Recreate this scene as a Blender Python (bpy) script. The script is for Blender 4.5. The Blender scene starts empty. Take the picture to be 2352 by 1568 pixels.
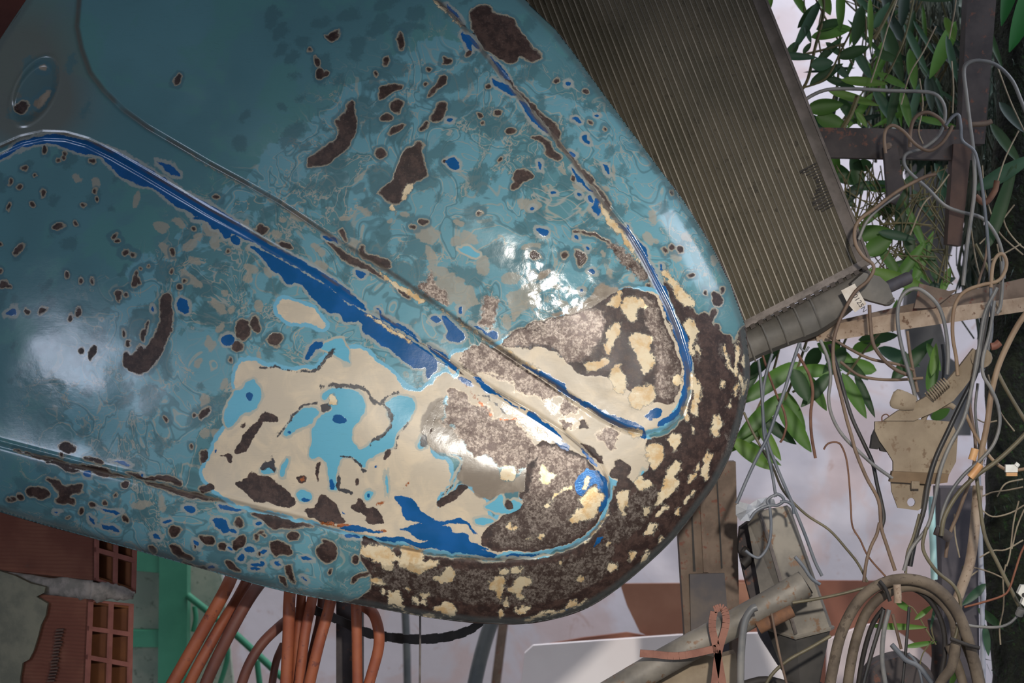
import bpy, math, random
import numpy as np
from mathutils import Vector
random.seed(7)
C = bpy.context.scene.collection
# ------------------------------------------------------------------ camera, world, lights
F = 2352 * 50 / 22.3            # focal length in pixels of the 2352 px frame
def P(px, py, D):               # a point seen at pixel (px,py) that lies D metres in front of the camera
    return Vector(((px - 1176) / F * D, D, (784 - py) / F * D))
cd = bpy.data.cameras.new('camera'); cam = bpy.data.objects.new('camera', cd); C.objects.link(cam)
cam.rotation_euler = (math.pi / 2, 0, 0)
cd.lens = 50; cd.sensor_width = 22.3; cd.clip_start = 0.05
cd.dof.use_dof = True; cd.dof.focus_distance = 3.93; cd.dof.aperture_fstop = 4.0
sc = bpy.context.scene
sc.camera = cam
sc.view_settings.view_transform = 'Standard'; sc.view_settings.look = 'None'
sc.view_settings.exposure = 0.0; sc.view_settings.gamma = 1.0
sc.view_settings.use_curve_mapping = False
W = bpy.data.worlds.new('sky'); sc.world = W; W.use_nodes = True
bgn = W.node_tree.nodes['Background']; bgn.inputs[0].default_value = (0.80, 0.88, 1.0, 1); bgn.inputs[1].default_value = 0.42
def light(name, kind, loc, target, energy, color=(1, 1, 1), **kw):
    l = bpy.data.lights.new(name, kind); l.energy = energy; l.color = color
    for k, v in kw.items(): setattr(l, k, v)
    o = bpy.data.objects.new(name, l); C.objects.link(o); o.location = loc
    d = Vector(target) - Vector(loc); o.rotation_euler = d.to_track_quat('-Z', 'Y').to_euler(); return o
# work lamp standing to the right of the camera
light('work_lamp', 'SPOT', (0.44, 1.0, 0.48), (0.26, 4.0, -0.40), 290, (1.0, 0.95, 0.87), spot_size=math.radians(42), spot_blend=1.0, shadow_soft_size=0.05)
# daylight of the open yard over the rear wall
light('yard_daylight', 'AREA', (0.3, 4.9, 2.6), (0.3, 6.2, -0.2), 92, (0.93, 0.94, 1.0), shape='RECTANGLE', size=3.4, size_y=1.0)
# daylight coming in through the doorway left of the camera
light('doorway_daylight', 'AREA', (-1.9, 1.2, -0.05), (-0.6, 3.9, -0.1), 20, (0.72, 0.80, 1.0), shape='RECTANGLE', size=0.5, size_y=0.9)
light('side_daylight', 'AREA', (2.2, 3.5, 1.3), (0.4, 3.95, 0.2), 22, (0.80, 0.86, 1.0), shape='RECTANGLE', size=1.1, size_y=0.6)
# ------------------------------------------------------------------ helpers
def lin(c):
    c = [v / 255 for v in c[:3]]
    return tuple((v / 12.92 if v <= 0.04045 else ((v + 0.055) / 1.055) ** 2.4) for v in c) + (1,)
class G:
    def __init__(s, name):
        s.m = bpy.data.materials.new(name); s.m.use_nodes = True
        s.t = s.m.node_tree; s.n = s.t.nodes; s.b = s.n['Principled BSDF']
        s.tc = s.n.new('ShaderNodeTexCoord')
    def lk(s, a, b): s.t.links.new(a, b)
    def put(s, sock, v):
        if hasattr(v, 'links') or isinstance(v, bpy.types.NodeSocket): s.lk(v, sock)
        else: sock.default_value = v
    def noise(s, scale, detail=3, rough=0.5, dist=0, vec=None, out=0):
        n = s.n.new('ShaderNodeTexNoise'); s.lk(vec or s.tc.outputs['Object'], n.inputs['Vector'])
        n.inputs['Scale'].default_value = scale; n.inputs['Detail'].default_value = detail
        n.inputs['Roughness'].default_value = rough; n.inputs['Distortion'].default_value = dist
        return n.outputs[out]
    def vor(s, scale, feature='F1', vec=None):
        n = s.n.new('ShaderNodeTexVoronoi'); n.feature = feature; s.lk(vec or s.tc.outputs['Object'], n.inputs['Vector'])
        n.inputs['Scale'].default_value = scale; return n.outputs['Distance']
    def mapped(s, scale=(1, 1, 1), rot=(0, 0, 0), src='Object'):
        n = s.n.new('ShaderNodeMapping'); s.lk(s.tc.outputs[src], n.inputs['Vector'])
        n.inputs['Scale'].default_value = scale; n.inputs['Rotation'].default_value = rot; return n.outputs[0]
    def wave(s, scale, dist=0, vec=None, direction='X'):
        n = s.n.new('ShaderNodeTexWave'); s.lk(vec or s.tc.outputs['Object'], n.inputs['Vector']); n.bands_direction = direction
        n.inputs['Scale'].default_value = scale; n.inputs['Distortion'].default_value = dist; n.inputs['Detail'].default_value = 2; return n.outputs['Fac']
    def attr(s, name):
        n = s.n.new('ShaderNodeAttribute'); n.attribute_name = name; return n.outputs['Fac']
    def math(s, op, a, b=0.0, c=0.0, clamp=False):
        n = s.n.new('ShaderNodeMath'); n.operation = op; n.use_clamp = clamp
        s.put(n.inputs[0], a); s.put(n.inputs[1], b); s.put(n.inputs[2], c); return n.outputs[0]
    def mask(s, f, k=1.0, off=0.0):          # soft step at f = -off
        return s.math('MULTIPLY_ADD', s.math('ADD', f, off), k, 0.5, True)
    def ss(s, v, a, b):
        n = s.n.new('ShaderNodeMapRange'); n.interpolation_type = 'SMOOTHSTEP'; s.put(n.inputs[0], v)
        n.inputs[1].default_value = a; n.inputs[2].default_value = b; return n.outputs[0]
    def mix(s, f, a, b, mode='MIX'):
        n = s.n.new('ShaderNodeMix'); n.data_type = 'RGBA'; n.blend_type = mode; s.put(n.inputs[0], f)
        for i, v in ((6, a), (7, b)):
            if isinstance(v, tuple): v = lin(v) if max(v) > 1.01 else v
            s.put(n.inputs[i], v)
        return n.outputs[2]
    def mixf(s, f, a, b):
        n = s.n.new('ShaderNodeMix'); s.put(n.inputs[0], f); s.put(n.inputs[2], a); s.put(n.inputs[3], b); return n.outputs[0]
    def bump(s, h, strength=0.3, dist=0.002, prev=None):
        n = s.n.new('ShaderNodeBump'); s.put(n.inputs['Strength'], strength); n.inputs['Distance'].default_value = dist
        s.lk(h, n.inputs['Height'])
        if prev is not None: s.lk(prev, n.inputs['Normal'])
        return n.outputs[0]
    def done(s, col=None, rough=None, metal=None, normal=None):
        if col is not None: s.put(s.b.inputs['Base Color'], lin(col) if isinstance(col, tuple) else col)
        if rough is not None: s.put(s.b.inputs['Roughness'], rough)
        if metal is not None: s.put(s.b.inputs['Metallic'], metal)
        if normal is not None: s.lk(normal, s.b.inputs['Normal'])
        return s.m
def simple(name, c1, c2, scale=40, rough=0.7, metal=0.0, bump=0.25, bscale=None, lo=0.35, hi=0.65, dist=0.001, c3=None):
    g = G(name); n = g.noise(scale, 4, 0.6); col = g.mix(g.ss(n, lo, hi), c1, c2)
    if c3: col = g.mix(g.ss(g.noise(scale * 3.1, 3, 0.7), 0.58, 0.68), col, c3)
    return g.done(col, rough, metal, g.bump(g.noise(bscale or scale * 4, 3), bump, dist))
def setp(o, label=None, cat=None, group=None, kind=None):
    if label: o['label'] = label
    if cat: o['category'] = cat
    if group: o['group'] = group
    if kind: o['kind'] = kind
    return o
def link(name, v, f, m, parent=None, smooth=False):
    me = bpy.data.meshes.new(name); me.from_pydata([tuple(a) for a in v], [], [tuple(a) for a in f]); me.update()
    if smooth: me.polygons.foreach_set('use_smooth', [True] * len(me.polygons))
    if m: me.materials.append(m)
    o = bpy.data.objects.new(name, me); C.objects.link(o)
    if parent is not None:
        o.parent = parent; o.matrix_parent_inverse = parent.matrix_world.inverted() if False else o.matrix_parent_inverse
        o.location = -parent.location
    return o
def empty(name, loc, label, cat, group=None):
    o = bpy.data.objects.new(name, None); C.objects.link(o); o.location = loc; o.empty_display_size = 0.05
    return setp(o, label, cat, group)
def fixn(o):
    import bmesh
    bm = bmesh.new(); bm.from_mesh(o.data); bmesh.ops.recalc_face_normals(bm, faces=bm.faces); bm.to_mesh(o.data); bm.free(); return o
class MB:
    def __init__(s): s.v = []; s.f = []
    def add(s, v, f):
        k = len(s.v); s.v += [Vector(a) for a in v]; s.f += [tuple(i + k for i in q) for q in f]; return s
    def hexa(s, c):             # eight corners: bottom loop 0-3, top loop 4-7
        return s.add(c, [(0, 3, 2, 1), (4, 5, 6, 7), (0, 1, 5, 4), (1, 2, 6, 5), (2, 3, 7, 6), (3, 0, 4, 7)])
    def box(s, o, a, b, c):     # origin and three edge vectors
        o, a, b, c = map(Vector, (o, a, b, c))
        return s.hexa([o, o + a, o + a + b, o + b, o + c, o + a + c, o + a + b + c, o + b + c])
    def prism(s, pts, off):     # closed loop of points extruded by the vector off
        n = len(pts); pts = [Vector(p) for p in pts]; off = Vector(off)
        return s.add(pts + [p + off for p in pts], [tuple(range(n))[::-1], tuple(range(n, 2 * n))] + [(i, (i + 1) % n, n + (i + 1) % n, n + i) for i in range(n)])
    def tube(s, pts, r, seg=8, sub=4, cap=True, flat=1.0):
        pts = cr([Vector(p) for p in pts], sub); n = len(pts)
        rr = r if callable(r) else (lambda t: r)
        T = [(pts[min(i + 1, n - 1)] - pts[max(i - 1, 0)]).normalized() for i in range(n)]
        up = Vector((0, 1, 0)) if abs(T[0].y) < 0.9 else Vector((1, 0, 0))
        N = (up - T[0] * up.dot(T[0])).normalized(); v = []
        for i in range(n):
            N = (N - T[i] * N.dot(T[i])).normalized(); B = T[i].cross(N); R = rr(i / (n - 1))
            for j in range(seg):
                a = 2 * math.pi * j / seg; v.append(pts[i] + N * (math.cos(a) * R * flat) + B * (math.sin(a) * R))
        f = [(i * seg + j, i * seg + (j + 1) % seg, (i + 1) * seg + (j + 1) % seg, (i + 1) * seg + j) for i in range(n - 1) for j in range(seg)]
        if cap: f += [tuple(range(seg))[::-1], tuple((n - 1) * seg + j for j in range(seg))]
        return s.add(v, f)
    def obj(s, name, m, parent=None, smooth=False):
        o = fixn(link(name, s.v, s.f, m, parent, smooth))
        if smooth:
            try: o.data.set_sharp_from_angle(angle=math.radians(50))
            except Exception: pass
        return o
def cr(p, k):                   # Catmull-Rom through the points
    if len(p) < 3 or k < 2: return p
    q = [p[0] * 2 - p[1]] + list(p) + [p[-1] * 2 - p[-2]]; out = []
    for i in range(1, len(q) - 2):
        a, b, c, d = q[i - 1:i + 3]
        for j in range(k):
            t = j / k
            out.append(0.5 * ((2 * b) + (c - a) * t + (2 * a - 5 * b + 4 * c - d) * t * t + (3 * b - a - 3 * c + d) * t ** 3))
    return out + [p[-1]]
def L(s): return [tuple(float(a) for a in q.split(',')) for q in s.split()]
def flatpoly(s, D): return [P(x, y, D) for x, y in L(s)]
# ------------------------------------------------------------------ the car hood
OUT = L("60,0 0,90 -200,420 -420,770 -475,870 -480,940 -420,1020 -300,1085 -150,1132 0,1175 100,1205 200,1232 300,1260 450,1302 600,1345 700,1368 800,1385 900,1403 1000,1420 1100,1431 1200,1433 1280,1420 1350,1396 1415,1355 1480,1302 1545,1240 1600,1172 1645,1110 1680,1040 1706,955 1722,875 1721,825 1710,742 1678,650 1634,563 1570,460 1503,372 1435,281 1378,204 1323,128 1279,71 1200,-6 1100,-112 960,-280 760,-490 600,-610 500,-630 440,-600 380,-520 230,-280")
PA = L("185,0 180,60 190,110 210,165 240,205 285,250 340,290 400,325 480,372 560,415 640,460 700,500 780,553 860,598 930,645 1000,695 1060,738 1130,785 1200,832 1260,872 1320,912 1385,955 1440,982 1485,992 1530,980 1562,950 1577,905 1578,860 1570,820 1552,760 1530,705 1500,648 1470,590 1440,540 1400,490 1370,452 1320,380 1280,330 1240,285 1190,225 1150,175 1100,112 1050,50 1000,0 900,-110 760,-260 640,-370 540,-420 440,-400 330,-310 240,-170 200,-80")
PB = L("-60,385 0,345 50,323 100,312 150,314 200,328 260,358 330,398 400,440 480,488 560,532 640,578 720,625 800,680 870,728 940,775 1010,822 1080,870 1150,912 1220,952 1290,998 1340,1040 1372,1072 1392,1110 1393,1150 1380,1190 1350,1225 1300,1255 1240,1270 1160,1278 1080,1276 1000,1266 900,1246 800,1218 700,1190 600,1166 500,1140 400,1115 300,1092 200,1068 100,1042 0,1016 -90,980 -150,920 -180,830 -185,720 -175,600 -140,480")
_rng = np.random.RandomState(11); _T = _rng.rand(8, 256, 256)
def vn(x, y, s, seed):          # smooth value noise, -1..1
    x = x / s + 100.3 + seed * 7.7; y = y / s + 90.1 + seed * 3.1
    i = np.floor(x).astype(int); j = np.floor(y).astype(int); u = x - i; v = y - j
    u = u * u * (3 - 2 * u); v = v * v * (3 - 2 * v); T = _T[seed % 8]
    a = T[i % 256, j % 256]; b = T[(i + 1) % 256, j % 256]; c = T[i % 256, (j + 1) % 256]; d = T[(i + 1) % 256, (j + 1) % 256]
    return 2 * ((a * (1 - u) + b * u) * (1 - v) + (c * (1 - u) + d * u) * v) - 1
def segd(X, Y, pts, closed=True):
    d2 = np.full(X.shape, 1e12); n = len(pts)
    for i in range(n if closed else n - 1):
        ax, ay = pts[i]; bx, by = pts[(i + 1) % n]; ex, ey = bx - ax, by - ay
        t = np.clip(((X - ax) * ex + (Y - ay) * ey) / (ex * ex + ey * ey + 1e-9), 0, 1)
        d2 = np.minimum(d2, (X - ax - t * ex) ** 2 + (Y - ay - t * ey) ** 2)
    return np.sqrt(d2)
def inside(X, Y, pts):
    r = np.zeros(X.shape, bool); n = len(pts)
    for i in range(n):
        ax, ay = pts[i]; bx, by = pts[(i + 1) % n]
        if ay == by: continue
        r ^= ((ay > Y) != (by > Y)) & (X < (bx - ax) * (Y - ay) / (by - ay) + ax)
    return r
def chaikin(p):
    o = []
    for i in range(len(p)):
        a, b = p[i], p[(i + 1) % len(p)]
        o += [(a[0] * .78 + b[0] * .22, a[1] * .78 + b[1] * .22), (a[0] * .22 + b[0] * .78, a[1] * .22 + b[1] * .78)]
    return o
STEP = 2.6
gx = np.concatenate([np.arange(-500, -20, 16.0), np.arange(-20, 1735, STEP)])
gy = np.concatenate([np.arange(-650, -20, 16.0), np.arange(-20, 1448, STEP)])
X, Y = np.meshgrid(gx, gy, indexing='ij')
outd = segd(X, Y, OUT); ins = inside(X, Y, OUT); sdo = np.where(ins, outd, -outd)
dA = segd(X, Y, PA) * np.where(inside(X, Y, PA), 1, -1)
dB = segd(X, Y, PB) * np.where(inside(X, Y, PB), 1, -1)
# paint layers: signed distance (pixels of the photograph) to the edge of each sanded-through patch
LAY = {k: np.full(X.shape, -30.0) for k in 'cdsgbmuwktr'}
WX = X + 5.0 * vn(X, Y, 42, 1) + 2.6 * vn(X, Y, 15, 2) + 1.2 * vn(X, Y, 7, 3)
WY = Y + 5.0 * vn(X, Y, 42, 4) + 2.6 * vn(X, Y, 15, 5) + 1.2 * vn(X, Y, 7, 6)
def win(x0, y0, x1, y1, pad=34):
    i0, i1 = np.searchsorted(gx, [x0 - pad, x1 + pad]); j0, j1 = np.searchsorted(gy, [y0 - pad, y1 + pad])
    return slice(i0, i1), slice(j0, j1)
def poly(k, pts, smooth=True):
    if smooth and len(pts) > 4: pts = chaikin(pts)
    xs = [p[0] for p in pts]; ys = [p[1] for p in pts]; w = win(min(xs), min(ys), max(xs), max(ys))
    a, b = WX[w], WY[w]
    if a.size == 0: return
    s = segd(a, b, pts) * np.where(inside(a, b, pts), 1, -1); LAY[k][w] = np.maximum(LAY[k][w], np.clip(s, -30, 30))
def ell(k, cx, cy, rx, ry, rot=0.0):
    R = max(rx, ry); w = win(cx - R, cy - R, cx + R, cy + R); a, b = WX[w] - cx, WY[w] - cy
    if a.size == 0: return
    c, s = math.cos(math.radians(rot)), math.sin(math.radians(rot)); u = a * c + b * s; v = -a * s + b * c
    q = np.sqrt((u / rx) ** 2 + (v / ry) ** 2) + 1e-6; g = np.sqrt((u / rx ** 2) ** 2 + (v / ry ** 2) ** 2) / q + 1e-6
    LAY[k][w] = np.maximum(LAY[k][w], np.clip((1 - q) / g, -30, 30))
def stroke(k, pts, wd):
    xs = [p[0] for p in pts]; ys = [p[1] for p in pts]; w = win(min(xs), min(ys), max(xs), max(ys)); a, b = WX[w], WY[w]
    if a.size == 0: return
    n = vn(a, b, 30, 7) * .5 + .6
    LAY[k][w] = np.maximum(LAY[k][w], np.clip(wd / 2 * n - segd(a, b, pts, False), -30, 30))
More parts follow.
